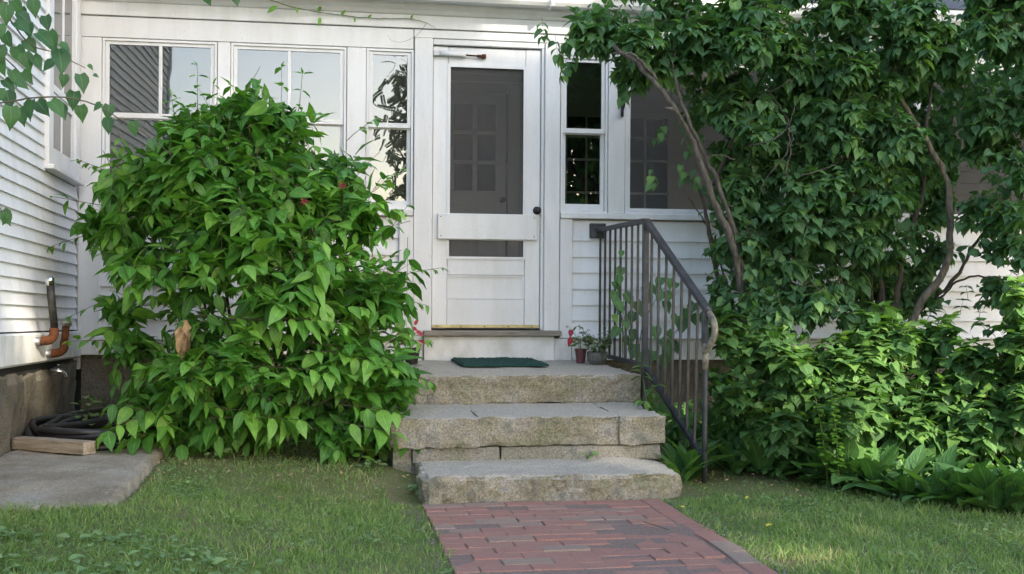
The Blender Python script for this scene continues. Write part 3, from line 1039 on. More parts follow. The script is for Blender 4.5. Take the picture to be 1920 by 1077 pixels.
for x0, x1 in ((1.13, 1.30), (1.37, 1.55)):
    ring_mb(x0, x1, 0.95, 1.82, 0.012, 1.788, 1.7985).build('panel', 'interior_door_paint', idoor)
MB().tube([(1.582, 1.799, 1.86), (1.582, 1.78, 1.86), (1.582, 1.76, 1.86), (1.582, 1.745, 1.86)], [0.01, 0.012, 0.028, 0.018], 12).build('knob', 'black_iron', idoor)
ring_mb(0.985, 1.76, 0.75, 2.90, 0.012, 1.78, 1.81).build('inner_door_casing', 'interior_door_paint', porch)
box('door_gap_shade', 'dark_void', idoor, 1.622, 1.632, 1.80, 1.806, 2.19, 2.80, 0.001)  # dark strip painting in the shade of the door edge gap
box('jamb_board', 'interior_door_paint', porch, 1.636, 1.742, 1.79, 1.85, 0.76, 2.88, 0.003)
iw = box('inner_window', 'dark_interior_glass', porch, 2.17, 3.10, 1.80, 1.812, 1.60, 2.62, 0.002)
ring_mb(2.12, 3.15, 1.55, 2.67, 0.05, 1.785, 1.8125).build('frame', 'interior_paint', iw)
for x in (2.337, 2.66, 2.88):
    box('muntin', 'interior_paint', iw, x, x + 0.020, 1.788, 1.798, 1.602, 2.618, 0.002)
for z in (1.93, 2.225, 2.43):
    box('muntin', 'interior_paint', iw, 2.172, 3.098, 1.7865, 1.799, z, z + 0.022, 0.002)

# ------------------------------------------------------------------ the house wing on the left
wing = empty('house_wing', (-1.75, -1.2, 0.2))
tag(wing, 'white clapboard side wall of the main house with one tall window', 'house')
LX = -1.653
def lt(y):
    return -0.03 * y            # the old frame has settled towards the porch

def lboard(name, mat, x0, x1, y0, y1, z0, z1, parent=None, c=0.003):
    b = MB().box(x0, x1, y0, y1, z0, z1, c)
    b.v = [(x, y, z + lt(y)) for x, y, z in b.v]
    return b.build(name, mat, parent or wing)

WY0, WY1, WZ0 = -0.98, -0.06, 1.76      # window casing
def lclap(y0, y1, z, e):
    nseg = max(1, int((y1 - y0) / 0.3))
    vs, fs = [], []
    for i in range(nseg + 1):
        y = y0 + (y1 - y0) * i / nseg
        dz = 0.0035 * noise.noise(Vector((y * 1.5, z * 9, 5))) + lt(y)
        dx = 0.003 * noise.noise(Vector((y * 1.3, z * 8, 6)))
        vs += [(LX + 0.002 + dx, y, z + dz), (LX - 0.016 + dx, y, z + e + 0.01 + dz), (LX - 0.022, y, z + e + 0.01 + dz), (LX - 0.022, y, z + dz)]
    for i in range(nseg):
        a, b = i * 4, i * 4 + 4
        for q in range(4):
            q2 = (q + 1) % 4
            fs.append((a + q, b + q, b + q2, a + q2))
    fs += [(0, 1, 2, 3), (nseg * 4 + 3, nseg * 4 + 2, nseg * 4 + 1, nseg * 4)]
    MB().add(vs, fs).build('clapboard', 'white_clapboard', wing)

z, e = 0.775, 0.0745
while z < 4.2:
    if z < WZ0 - 0.03:
        j = random.uniform(-3.6, -2.6)
        lclap(-4.70, j, z, e)
        if z + e + 0.012 < WZ0:
            lclap(j + 0.002, -0.004, z, e)
        else:
            lclap(j + 0.002, WY0 - 0.024, z, e)
            lclap(WY0 - 0.022, -0.004, z, WZ0 - 0.012 - z)
    else:
        lclap(-4.70, WY0 - 0.003, z, e)
        if z > 2.95: lclap(WY0, -0.004, z, e)
    z += e
lboard('wall_core', 'dark_void', LX - 0.2, LX - 0.024, -4.75, 0.3, 0.10, 4.3)
sb = lboard('sill_beam', 'mildewed_paint', LX - 0.15, LX + 0.03, -4.7, -0.005, 0.585, 0.765, c=0.012)
rock('foundation_block', 'foundation_stone', wing, LX - 0.2, LX + 0.012, -1.48, -0.02, -0.1, 0.565, 0.05, 0.02, 0.01, 0.03, 3)
rock('foundation_block', 'foundation_stone', wing, LX - 0.2, LX + 0.025, -3.6, -1.50, -0.1, 0.60, 0.06, 0.02, 0.01, 0.03, 5)
lboard('corner_board', 'white_paint', LX - 0.22, LX + 0.012, -4.82, -4.705, 0.6, 4.3)
# casing as one joined frame in the plane of the wall
def lring(y0, y1, z0, z1, w, x0, x1, wb=None):
    r = ring_mb(y0, y1, z0, z1, w, x0, x1, wb)
    r.v = [(b, a, z + lt(a)) for a, b, z in r.v]
    r.f = [f[::-1] for f in r.f]
    return r
lwin = lring(WY0, WY1, WZ0 + 0.03, 3.2, 0.115, LX - 0.02, LX + 0.022).build('window', 'white_paint', wing)
lboard('sill', 'white_paint', LX - 0.02, LX + 0.055, WY0 - 0.02, WY1 + 0.01, WZ0, WZ0 + 0.028, lwin)
lring(WY0 + 0.117, WY1 - 0.117, WZ0 + 0.06, 2.26, 0.045, LX - 0.018, LX + 0.004).build('sash', 'white_paint', lwin)
lring(WY0 + 0.117, WY1 - 0.117, 2.262, 3.08, 0.045, LX - 0.018, LX + 0.012).build('sash', 'white_paint', lwin)
for y in (-0.64, ):
    lboard('muntin', 'white_paint', LX - 0.014, LX + 0.002, y + 0.11, y + 0.13, WZ0 + 0.10, 2.22, lwin)
    lboard('muntin', 'white_paint', LX - 0.012, LX + 0.010, y + 0.11, y + 0.13, 2.30, 3.04, lwin)
lboard('pane', 'dark_pane', LX - 0.010, LX - 0.006, WY0 + 0.155, WY1 - 0.155, WZ0 + 0.10, 2.22, lwin, 0.0005)
lboard('pane', 'dark_pane', LX - 0.006, LX - 0.002, WY0 + 0.155, WY1 - 0.155, 2.30, 3.04, lwin, 0.0005)

# pipes through the sill beam
def pipe(label, pts_el, top, r, cap):
    t = empty('wall_pipe', pts_el[0])
    tag(t, label, 'pipe', 'oil pipes on the wall of the wing')
    (x, y, z) = pts_el[0]
    MB().tube([(LX - 0.02, y - 0.02, z), (LX + 0.055, y - 0.02, z)], r * 1.15, 14).build('wall_sleeve', 'galvanised', t)
    p1 = Vector((LX + 0.05, y, z)); p2 = Vector((LX + 0.115, y + 0.005, z + 0.01)); p3 = Vector((LX + 0.125, y + 0.012, z + 0.075))
    pts = [p1, p1 + (p2 - p1) * 0.5, p1.lerp(p2, 0.85), p2 + Vector((0.01, 0, 0.02)), p3.lerp(p2, 0.35), p3]
    MB().tube(smooth_path([p1, p1.lerp(p2, 0.7), p2 + Vector((0.006, 0.002, 0.02)), p3], 5), r * 1.2, 14).build('elbow', 'rusty_iron', t)
    tp = Vector(top)
    MB().tube([p3, p3.lerp(tp, 0.5), tp], r, 14).build('riser', cap[0], t)
    d = (tp - p3).normalized()
    MB().tube([tp, tp + d * 0.012, tp + d * 0.0121, tp + d * cap[3], tp + d * (cap[3] + 0.012)], [r * 1.12, r * 1.12, r * cap[2], r * cap[2], r * cap[2] * 0.6], 16).build('cap', cap[1], t)
pipe('tall black pipe with silver cap rising from rusty elbow by the corner', [(LX, -1.30, 0.755)], (LX + 0.112, -1.345, 1.085), 0.0225, ('black_pipe', 'chrome', 1.18, 0.035))
pipe('short rusty vent pipe with grey mushroom cap beside the taller pipe', [(LX, -1.02, 0.668)], (LX + 0.128, -0.985, 0.83), 0.022, ('rusty_iron', 'galvanised', 1.55, 0.03))
sp = empty('spigot', (LX + 0.02, -0.86, 0.545))
tag(sp, 'small chrome spigot under the sill beam near the corner', 'spigot')
MB().tube(smooth_path([(LX + 0.0, -0.86, 0.555), (LX + 0.06, -0.86, 0.55), (LX + 0.09, -0.85, 0.535), (LX + 0.10, -0.845, 0.505)], 4), 0.013, 10).build('spout', 'chrome', sp)
MB().tube([(LX + 0.06, -0.86, 0.555), (LX + 0.06, -0.86, 0.585), (LX + 0.06, -0.86, 0.592)], [0.008, 0.008, 0.02], 10).build('handle', 'chrome', sp)

# ------------------------------------------------------------------ stone steps
steps = empty('stone_steps', (1.2, -1.6, 0.0))
tag(steps, 'rough granite block steps leading up to the screen door', 'steps')
PF = 0.552
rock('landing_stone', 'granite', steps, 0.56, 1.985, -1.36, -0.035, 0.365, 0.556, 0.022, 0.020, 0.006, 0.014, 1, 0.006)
# second tread: four blocks with open, sanded joints
joints = [0.395, 0.905, 1.155, 1.655, 1.915]
def lean(p, nrm):
    return p
joints = [0.39, 0.875, 1.665, 1.925]
for i, (a, b) in enumerate(zip(joints, joints[1:])):
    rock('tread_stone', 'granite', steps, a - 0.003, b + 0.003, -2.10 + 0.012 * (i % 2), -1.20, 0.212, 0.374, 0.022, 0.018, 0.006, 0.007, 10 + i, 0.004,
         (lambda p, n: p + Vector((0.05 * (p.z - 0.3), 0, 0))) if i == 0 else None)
# thin course below it
for i, (a, b) in enumerate(((0.400, 0.50), (0.505, 0.985), (0.992, 1.905))):
    rock('course_stone', 'granite_grey', steps, a, b, -2.075 + (0.02 if i == 0 else 0), -1.3, 0.125 if i else 0.02, 0.207, 0.025, 0.004, 0.003, 0.006, 20 + i)
rock('footing_stone', 'granite_grey', steps, 0.42, 1.90, -2.03, -1.3, -0.12, 0.121, 0.06, 0.01, 0.005, 0.01, 25)
def wavy(p, n):
    if p.y < -2.5:
        p = p + Vector((0, -0.03 * max(0, (0.1 - p.z)) * 3 - 0.018 * math.sin(p.x * 5.2), 0))
    if p.x > 1.7:
        p = p + Vector((0, 0.35 * (p.x - 1.7), -0.10 * (p.x - 1.7)))
    return p
rock('bottom_stone', 'granite', steps, 0.525, 1.90, -2.585, -2.045, -0.12, 0.134, 0.022, 0.026, 0.007, 0.018, 30, 0.012, wavy)

# ------------------------------------------------------------------ iron hand rail
rail = empty('hand_rail', (2.05, -1.2, 0.0))
tag(rail, 'wrought iron hand rail with thin balusters right of the steps', 'railing')
RX = 2.03
A, B_, E_ = Vector((RX, -0.02, 1.515)), Vector((RX, -1.30, 1.515)), Vector((2.165, -2.13, 0.955))
LA, LB, LE = Vector((RX, -0.10, 0.602)), Vector((RX, -1.28, 0.602)), Vector((2.145, -2.08, 0.14))
box('wall_plate', 'iron_rail', rail, 1.965, 2.085, -0.026, 0.009, 1.455, 1.565, 0.006)
MB().bar(A, B_ + Vector((0, -0.012, 0)), 0.042, 0.028).build('top_rail', 'iron_rail', rail)
MB().bar(B_ + Vector((0, 0.008, 0.002)), E_, 0.042, 0.028).build('top_rail', 'iron_rail', rail)
# scroll end curling down and back to the lower post
MB().tube(smooth_path([E_ + Vector((-0.004, 0.03, 0.018)), E_ + Vector((0.012, -0.045, -0.05)), E_ + Vector((0.014, -0.055, -0.12)), E_ + Vector((-0.005, -0.025, -0.19)), E_ + Vector((-0.022, 0.01, -0.225))], 6), 0.019, 10).build('scroll_end', 'peeling_iron', rail)
LP = Vector((2.148, -2.12, 0))
MB().tube([LP + Vector((0, 0, -0.1)), LP + Vector((0, 0, 0.3)), LP + Vector((0, 0.0, 0.62)), LP + Vector((-0.001, 0.0, 0.64))], [0.017, 0.016, 0.017, 0.017], 8).build('lower_post', 'iron_rail', rail)
MB().tube([LP + Vector((0, 0, 0.63)), LP + Vector((0.001, 0, 0.70)), LP + Vector((-0.001, 0, 0.78))], [0.018, 0.020, 0.019], 8).build('post_collar', 'peeling_iron', rail)
MB().bar(LP + Vector((0, 0.01, 0.76)), LP + Vector((0, 0.01, 0.955)), 0.03, 0.03).build('post_cap', 'iron_rail', rail)
MB().bar(B_ - UP * 0.014 + Vector((0, 0.01, 0)), Vector((RX, -1.29, 0.10)), 0.036, 0.036).build('post', 'iron_rail', rail)
MB().bar(LA, LB, 0.030, 0.026).build('bottom_rail', 'iron_rail', rail)
MB().bar(LB + Vector((0, 0.0, -0.004)), LE, 0.030, 0.026).build('bottom_rail', 'iron_rail', rail)
for i in range(8):
    y = -0.075 - i * 0.148
    MB().bar((RX, y, 0.585), (RX, y, 1.505), 0.014, 0.014).build('baluster', 'iron_rail', rail)
for i in range(7):
    t = (i + 0.95) / 7.9
    a = B_.lerp(E_, t); b = LB.lerp(LE, t)
    MB().bar(b, Vector((a.x, b.y, a.z + 0.0)), 0.014, 0.014).build('baluster', 'iron_rail', rail)

# black iron bracket on the post beside the right sidelight
hk = empty('wall_bracket', (2.18, 0.0, 2.5))
tag(hk, 'black iron hanging bracket on the post right of the sidelight', 'bracket')
MB().bar((2.205, -0.012, 2.36), (2.205, -0.012, 2.62), 0.018, 0.022).build('back_plate', 'black_iron', hk)
MB().tube(smooth_path([(2.205, -0.02, 2.40), (2.20, -0.09, 2.43), (2.195, -0.12, 2.50), (2.195, -0.10, 2.56)], 5), 0.006, 6).build('hook_arm', 'black_iron', hk)

# ------------------------------------------------------------------ things on the landing and by the wing
mb = MB()
mnx, mny = 90, 70
for j in range(mny + 1):
    for i in range(mnx + 1):
        x = 0.925 + 0.575 * i / mnx + 0.0; y = -0.76 + 0.60 * j / mny
        edge = min(i, mnx - i, j, mny - j) * 0.6
        zz = 0.566 + min(0.018, 0.006 + edge * 0.006) + 0.009 * noise.noise(Vector((x * 75, y * 75, 0))) + 0.006 * noise.noise(Vector((x * 6, y * 6, 2)))
        mb.v.append((x + 0.05 * (y + 0.2) * -0.6 + 0.006 * noise.noise(Vector((y * 12, 0, 0))), y, zz))
for j in range(mny):
    for i in range(mnx):
        a = j * (mnx + 1) + i
        mb.f.append((a, a + 1, a + mnx + 2, a + mnx + 1)); mb.sm.append(True)
base = len(mb.v)
ringi = [i for i in range(mnx + 1)] + [(j + 1) * (mnx + 1) + mnx for j in range(mny)] + [mny * (mnx + 1) + i for i in range(mnx - 1, -1, -1)] + [j * (mnx + 1) for j in range(mny - 1, 0, -1)]
for i in ringi:
    x, y, zz = mb.v[i]; mb.v.append((x, y, 0.5605))
for q in range(len(ringi)):
    q2 = (q + 1) % len(ringi)
    mb.f.append((ringi[q], base + q, base + q2, ringi[q2])); mb.sm.append(False)
mat_o = mb.build('door_mat', 'mat_green')
tag(mat_o, 'dark green bristle door mat lying on the granite landing', 'door mat')

slab = rock('concrete_slab', 'concrete', None, -1.63, -0.835, -3.36, -0.95, 0.0, 0.202, 0.045, 0.012, 0.006, 0.02, 40, 0.0,
            lambda p, n: p + Vector((0.0, 0.12 * noise.noise(Vector((p.x * 2.2, 0, 0))) if p.y < -3.2 else 0, -0.03 * sstep(-2.9, -3.36, p.y))))
tag(slab, 'weathered concrete slab at the foot of the house wing', 'slab')
wb = rock('wood_block', 'weathered_wood', None, -0.25, 0.25, -0.045, 0.045, 0, 0.066, 0.02, 0.0015, 0.0015, 0.005, 50)
wb.location = (-1.385, -1.98, 0.206)
wb.rotation_euler = (0, 0, math.radians(-33))
tag(wb, 'short weathered offcut of wooden board lying on the slab', 'wood block')

hose = MB()
hp = []
turns = 8
for i in range(turns * 40):
    a = 2 * math.pi * i / 40
    k = i / 40
    rx = 0.35 + 0.075 * math.sin(k * 2.1) + 0.03 * math.sin(a * 3 + k * 1.9)
    ry = 0.47 + 0.13 * math.cos(k * 1.7)
    hp.append((-1.21 + rx * math.cos(a) + 0.02 * math.sin(k * 3), -1.42 + ry * math.sin(a) + 0.04 * math.cos(k * 5), 0.224 + 0.009 * k + 0.013 * math.sin(a * 2 + k * 2.3)))
hose.tube(hp, 0.018, 8)
ho = hose.build('garden_hose', 'hose_rubber')
tag(ho, 'coiled black rubber hose heaped on the slab against the wall', 'hose')

# ------------------------------------------------------------------ planting
def on_ground(x, y):
    return Vector((x, y, gz(x, y)))

def bushy(L, tw, lobes, n, size, nodes=(2, 4), length=(0.14, 0.26), droop=0.55, gravity=0.6, up=0.35, tint=0.45, fill=0, width=1.0, shell=0.8, keep=None, flat=0.0):
    for p, nrm, l in lobe_points(lobes, n, shell):
        if keep and not keep(p): continue
        k = random.randint(*nodes)
        d = (nrm * 0.9 + UP * up + rv(0.3)).normalized()
        ln = random.uniform(*length)
        shoot(L, tw, p - d * ln * 0.75, d, ln, k, size * random.uniform(0.85, 1.15), droop, gravity, 0.0022, tint + random.gauss(0, 0.17), 0, width, flat)
    for i in range(fill):
        l = random.choice(lobes)
        d = Vector(rng.normal(size=3)).normalized() * random.uniform(0.2, 0.85)
        p = Vector((l[0] + d.x * l[3], l[1] + d.y * l[4], l[2] + d.z * l[5]))
        if keep and not keep(p): continue
        L.add(p, rv(1) - UP * 0.5, UP + rv(0.6), size * random.uniform(0.7, 1.1), width, tint - 0.1 + random.gauss(0, 0.15))

# --- big sweetshrub left of the steps
bush = empty('sweetshrub_bush', (-0.407, -1.215, 0.14))
tag(bush, 'large rounded bush with big pointed leaves left of the steps', 'bush')
lobes = [(-0.516, -0.944, 1.791, 0.568, 0.550, 0.351), (-0.898, -0.983, 1.581, 0.395, 0.450, 0.280), (-1.263, -0.872, 1.449, 0.199, 0.280, 0.149), (-0.067, -1.169, 1.502, 0.367, 0.480, 0.344), (-0.534, -0.941, 2.092, 0.317, 0.340, 0.140),
         (-0.317, -1.280, 1.203, 0.689, 0.620, 0.449), (0.277, -1.428, 0.968, 0.248, 0.360, 0.302), (0.094, -1.652, 0.618, 0.414, 0.450, 0.291), (0.307, -1.686, 0.451, 0.169, 0.300, 0.169),
         (-0.432, -1.616, 0.542, 0.563, 0.500, 0.289), (-0.972, -1.629, 0.396, 0.165, 0.250, 0.180), (-1.097, -1.203, 0.719, 0.121, 0.200, 0.095), (-0.765, -0.903, 2.023, 0.251, 0.320, 0.134),
         (-0.235, -1.040, 1.978, 0.249, 0.320, 0.159), (0.256, -1.222, 1.471, 0.124, 0.220, 0.147), (-0.668, -1.324, 0.757, 0.316, 0.420, 0.347), (0.416, -1.654, 0.540, 0.130, 0.250, 0.148), (-0.025, -1.734, 0.337, 0.393, 0.300, 0.106), (-0.612, -1.739, 0.300, 0.328, 0.300, 0.104), (0.282, -1.581, 0.285, 0.187, 0.250, 0.125), (-1.167, -0.888, 1.666, 0.199, 0.300, 0.149), (-1.362, -0.856, 1.465, 0.149, 0.220, 0.106), (-1.123, -0.946, 1.283, 0.214, 0.280, 0.148), (-1.186, -1.037, 0.939, 0.130, 0.200, 0.098), (-1.037, -0.909, 1.833, 0.249, 0.320, 0.159), (0.093, -1.145, 1.769, 0.181, 0.300, 0.181), (0.154, -1.813, 0.263, 0.270, 0.250, 0.084), (0.367, -1.848, 0.301, 0.114, 0.200, 0.108), (-0.502, -0.946, 2.192, 0.234, 0.250, 0.107), (-0.236, -1.040, 2.120, 0.149, 0.220, 0.116)]
L, tw = Leaves(), MB()
big = lobes
bushy(L, tw, clumpy(big, 9, 0.40, 0.5), 480, 0.148, (3, 6), (0.24, 0.42), 0.22, 0.45, 0.10, 0.55, 0, 0.86, 0.5, None, 1.0)
bushy(L, tw, clumpy(big, 9, 0.42, 0.6), 260, 0.125, (2, 4), (0.16, 0.28), 0.35, 0.5, 0.30, 0.45, 0, 0.88, 0.5, None, 0.8)
bushy(L, tw, big, 90, 0.115, (2, 4), (0.16, 0.26), 0.8, 0.7, 0.1, 0.4, 3600, 0.9, 0.6)
# loose shoots standing out of the outline
for b, d, ln in (((-0.761, -0.954, 2.150), (0.02, 0, 1), 0.30), ((-0.678, -0.968, 2.117), (0.1, 0, 1), 0.22), ((-0.251, -1.089, 2.080), (0.05, 0, 1), 0.36), ((-0.153, -1.104, 2.097), (0.15, 0, 1), 0.30), ((-0.348, -1.073, 2.063), (-0.2, 0, 1), 0.2),
                 ((-0.891, -0.933, 2.099), (-0.3, 0, 1), 0.18), ((0.436, -1.505, 1.144), (0.9, -0.1, 0.25), 0.28), ((0.406, -1.500, 1.017), (0.9, -0.1, 0.0), 0.22), ((0.380, -1.344, 1.370), (0.5, -0.1, 0.8), 0.25),
                 ((0.317, -1.283, 1.664), (0.7, 0, 0.6), 0.22), ((0.155, -1.206, 1.978), (0.6, 0, 0.6), 0.22), ((-1.346, -0.859, 1.581), (-0.9, 0, 0.25), 0.30), ((-1.410, -0.848, 1.398), (-0.8, -0.1, -0.2), 0.24),
                 ((-1.249, -0.875, 1.765), (-0.8, 0, 0.4), 0.25), ((-1.259, -0.974, 1.002), (-0.7, -0.1, -0.2), 0.25), ((-1.207, -1.185, 0.750), (-0.8, -0.2, 0.1), 0.25), ((0.431, -1.656, 0.586), (0.8, -0.2, 0.0), 0.22), ((0.399, -1.651, 0.771), (0.7, -0.2, 0.1), 0.22)):
    shoot(L, tw, b, Vector(d), ln, random.randint(3, 5), 0.085, 0.35, 0.25, 0.003, 0.6, 0.1, 0.8)
# long sprays in front: horizontal shoots with leaf pairs hanging below
for b, d, ln in (((-0.490, -1.860, 0.870), (1, -0.15, 0.05), 0.65), ((-0.698, -1.775, 0.896), (1, -0.2, 0.0), 0.5), ((-0.367, -1.981, 0.643), (1, -0.1, 0.0), 0.45), ((-0.617, -1.991, 0.415), (1, -0.2, 0.05), 0.5),
                 ((-0.113, -1.972, 0.757), (1, -0.2, -0.05), 0.5), ((-0.291, -1.842, 0.987), (1, -0.2, 0.1), 0.5), ((0.119, -2.061, 0.415), (0.8, -0.2, -0.1), 0.3), ((-1.029, -1.822, 0.431), (0.5, -0.4, 0.0), 0.3), ((-0.849, -1.903, 0.351), (-0.6, -0.4, 0.0), 0.3)):
    for q in range(2):
        shoot(L, tw, Vector(b) + rv(0.03), Vector(d), ln, int(ln / 0.07), 0.135, 0.40, 0.2, 0.003, 0.78, 0, 0.9, 0.6)
build_leaves(L, 'ovate', 'leaf_sweetshrub', bush, 300, cell=13, droop=0.28, fold=0.16, wav=0.07)
tag(tw.build('twigs', 'brown_twig', bush), kind='stuff')
for i in range(16):
    a = random.uniform(0, 6.28)
    b0 = Vector((-0.413, -1.113, 0.133)) + Vector((math.cos(a) * 0.25, math.sin(a) * 0.15, -0.05))
    tgt = lobes[i % len(lobes)]
    t3 = Vector((tgt[0], tgt[1] + 0.05, tgt[2]))
    limb('stem', 'bark_dark', bush, [b0, b0.lerp(t3, 0.4) + Vector((0, 0, 0.15)), t3], 0.014, 0.004, 6, 0.006)
for (p, s) in (((-0.733, -1.851, 0.898), 0.12), ((-0.753, -1.847, 0.863), 0.16), ((-0.713, -1.854, 0.851), 0.15), ((-0.733, -1.871, 0.835), 0.17), ((-0.507, -1.857, 0.781), 0.09)):
    Ld = Leaves()
    Ld.add(p, (random.uniform(-0.15, 0.15), -0.1, -1), (random.uniform(-.6, .6), -1, 0.1), s, 0.7, 0.5)
    M_, T_ = Ld.arrays()
    tv, tf, tuv = leaf_shape('ovate', 0.5, 1.1, 0.5)
    link('dry_leaf', batch_mesh('dry_leaf', tv, tf, tuv, M_, T_), 'dead_leaf', bush)
for p in ((-0.092, -1.773, 1.563), (0.118, -1.757, 1.659)):
    Ld = Leaves()
    for q in range(9):
        a = q * 2.4
        Ld.add(p, (math.cos(a), -0.7 + 0.3 * random.random(), math.sin(a)), (0, -1, 0.3), 0.028, 0.6, random.random() * 0.5)
    M_, T_ = Ld.arrays()
    link('flower', batch_mesh('flower', *leaf_shape('lance', 0.3, 0.3), M_, T_), 'leaf_red', bush)

# --- lilac with leaning trunk right of the rail
lil = empty('lilac', (2.784, -1.079, 0.12))
tag(lil, 'lilac with leaning bare trunk arching over the hand rail', 'tree')
lobes = [(2.185, -1.082, 2.778, 0.522, 0.450, 0.243), (1.784, -0.966, 2.821, 0.210, 0.250, 0.158), (2.717, -1.219, 2.650, 0.518, 0.550, 0.328), (2.891, -1.248, 2.133, 0.449, 0.450, 0.311), (2.690, -1.114, 1.655, 0.280, 0.350, 0.280),
         (2.997, -1.265, 1.581, 0.380, 0.450, 0.345), (2.792, -1.333, 1.164, 0.273, 0.320, 0.205), (2.545, -0.989, 2.370, 0.248, 0.300, 0.248), (2.235, -1.039, 2.597, 0.385, 0.300, 0.175), (3.099, -1.181, 2.463, 0.280, 0.350, 0.280), (2.761, -1.125, 1.446, 0.245, 0.300, 0.210), (2.822, -1.439, 0.962, 0.269, 0.280, 0.135), (3.096, -1.383, 1.030, 0.205, 0.250, 0.170), (2.557, -1.193, 1.025, 0.104, 0.150, 0.173), (2.829, -0.934, 1.957, 0.251, 0.300, 0.215), (2.850, -1.241, 3.031, 0.415, 0.400, 0.173), (2.217, -1.087, 3.056, 0.348, 0.300, 0.139)]
L, tw = Leaves(), MB()
bushy(L, tw, clumpy(lobes, 11, 0.30), 1600, 0.08, (2, 3), (0.10, 0.20), 0.45, 0.5, 0.2, 0.45, 0, 1.0, 0.4)
bushy(L, tw, lobes, 60, 0.078, (2, 3), (0.10, 0.20), 0.8, 0.5, 0.15, 0.4, 2000, 1.0, 0.6)
for b in ((1.569, -0.930, 2.522), (1.585, -0.933, 2.645), (1.631, -0.940, 2.558), (1.404, -0.903, 2.783), (1.492, -0.918, 2.662), (1.938, -0.940, 2.393), (1.716, -0.954, 2.698), (2.147, -0.924, 1.836), (2.373, -0.961, 2.050), (2.232, -0.938, 2.120), (2.555, -1.193, 1.336), (2.339, -0.955, 1.872), (2.413, -1.068, 1.828)):
    shoot(L, tw, Vector(b) + Vector((0.02, 0, 0.08)), Vector((random.uniform(-.4, .2), -.2, -0.8)), 0.14, 3, 0.072, 0.8, 0.3, 0.002, 0.5)
build_leaves(L, 'heart', 'leaf_lilac', lil, 300, cell=10, droop=0.3, fold=0.3)
tag(tw.build('twigs', 'brown_twig', lil), kind='stuff')
limb('trunk', 'bark', lil, [(2.748, -1.225, 0.577), (2.665, -1.312, 1.027), (2.561, -1.397, 1.381), (2.409, -1.422, 1.695), (2.286, -1.453, 1.989), (2.145, -1.481, 2.212), (1.991, -1.455, 2.409), (1.791, -1.372, 2.599)], 0.029, 0.012)
limb('trunk', 'bark', lil, [(2.794, -1.171, 0.574), (2.721, -1.261, 0.889), (2.636, -1.348, 1.299), (2.499, -1.366, 1.701), (2.384, -1.368, 1.934), (2.251, -1.397, 2.195), (2.188, -1.336, 2.505), (2.309, -1.254, 2.865)], 0.022, 0.009)
limb('branch', 'bark_dark', lil, [(2.817, -1.135, 0.746), (2.678, -1.112, 0.937), (2.579, -1.075, 1.164), (2.535, -1.038, 1.446), (2.495, -1.001, 1.695), (2.409, -0.966, 1.837)], 0.020, 0.009)
limb('branch', 'bark_dark', lil, [(2.838, -0.935, 0.737), (2.710, -0.864, 1.167), (2.617, -0.798, 1.494), (2.472, -0.774, 1.711)], 0.008, 0.004, 6)
limb('branch', 'bark', lil, [(2.293, -1.454, 1.982), (2.157, -1.533, 2.166), (2.064, -1.569, 2.187)], 0.014, 0.010, 6, 0.002)
limb('branch', 'bark', lil, [(2.040, -1.463, 2.376), (1.896, -1.490, 2.514), (1.766, -1.469, 2.529)], 0.012, 0.006, 6)
limb('branch', 'bark_dark', lil, [(2.533, -1.037, 1.728), (2.686, -1.214, 2.166), (2.854, -1.242, 2.547)], 0.014, 0.005, 6)
limb('branch', 'bark_dark', lil, [(2.739, -1.041, 1.166), (2.895, -1.249, 1.511), (2.994, -1.265, 1.926), (2.957, -1.259, 2.341)], 0.016, 0.005, 6)

for tw_ in ([(2.705, -1.623, 2.291), (2.756, -1.733, 2.323), (2.800, -1.740, 2.356), (2.807, -1.741, 2.291)], [(2.578, -1.602, 1.962), (2.701, -1.724, 1.993), (2.790, -1.738, 2.081), (2.827, -1.744, 2.194)], [(2.790, -1.738, 2.071), (2.789, -1.758, 1.982), (2.758, -1.753, 1.885), (2.663, -1.738, 1.772), (2.624, -1.711, 1.677)],
            [(2.507, -1.591, 1.880), (2.384, -1.570, 1.912), (2.320, -1.560, 1.846)], [(2.862, -1.750, 1.775), (3.005, -1.773, 1.815), (3.084, -1.786, 1.857)]):
    limb('twig', 'bark', lil, tw_, 0.004, 0.002, 5, 0.004)

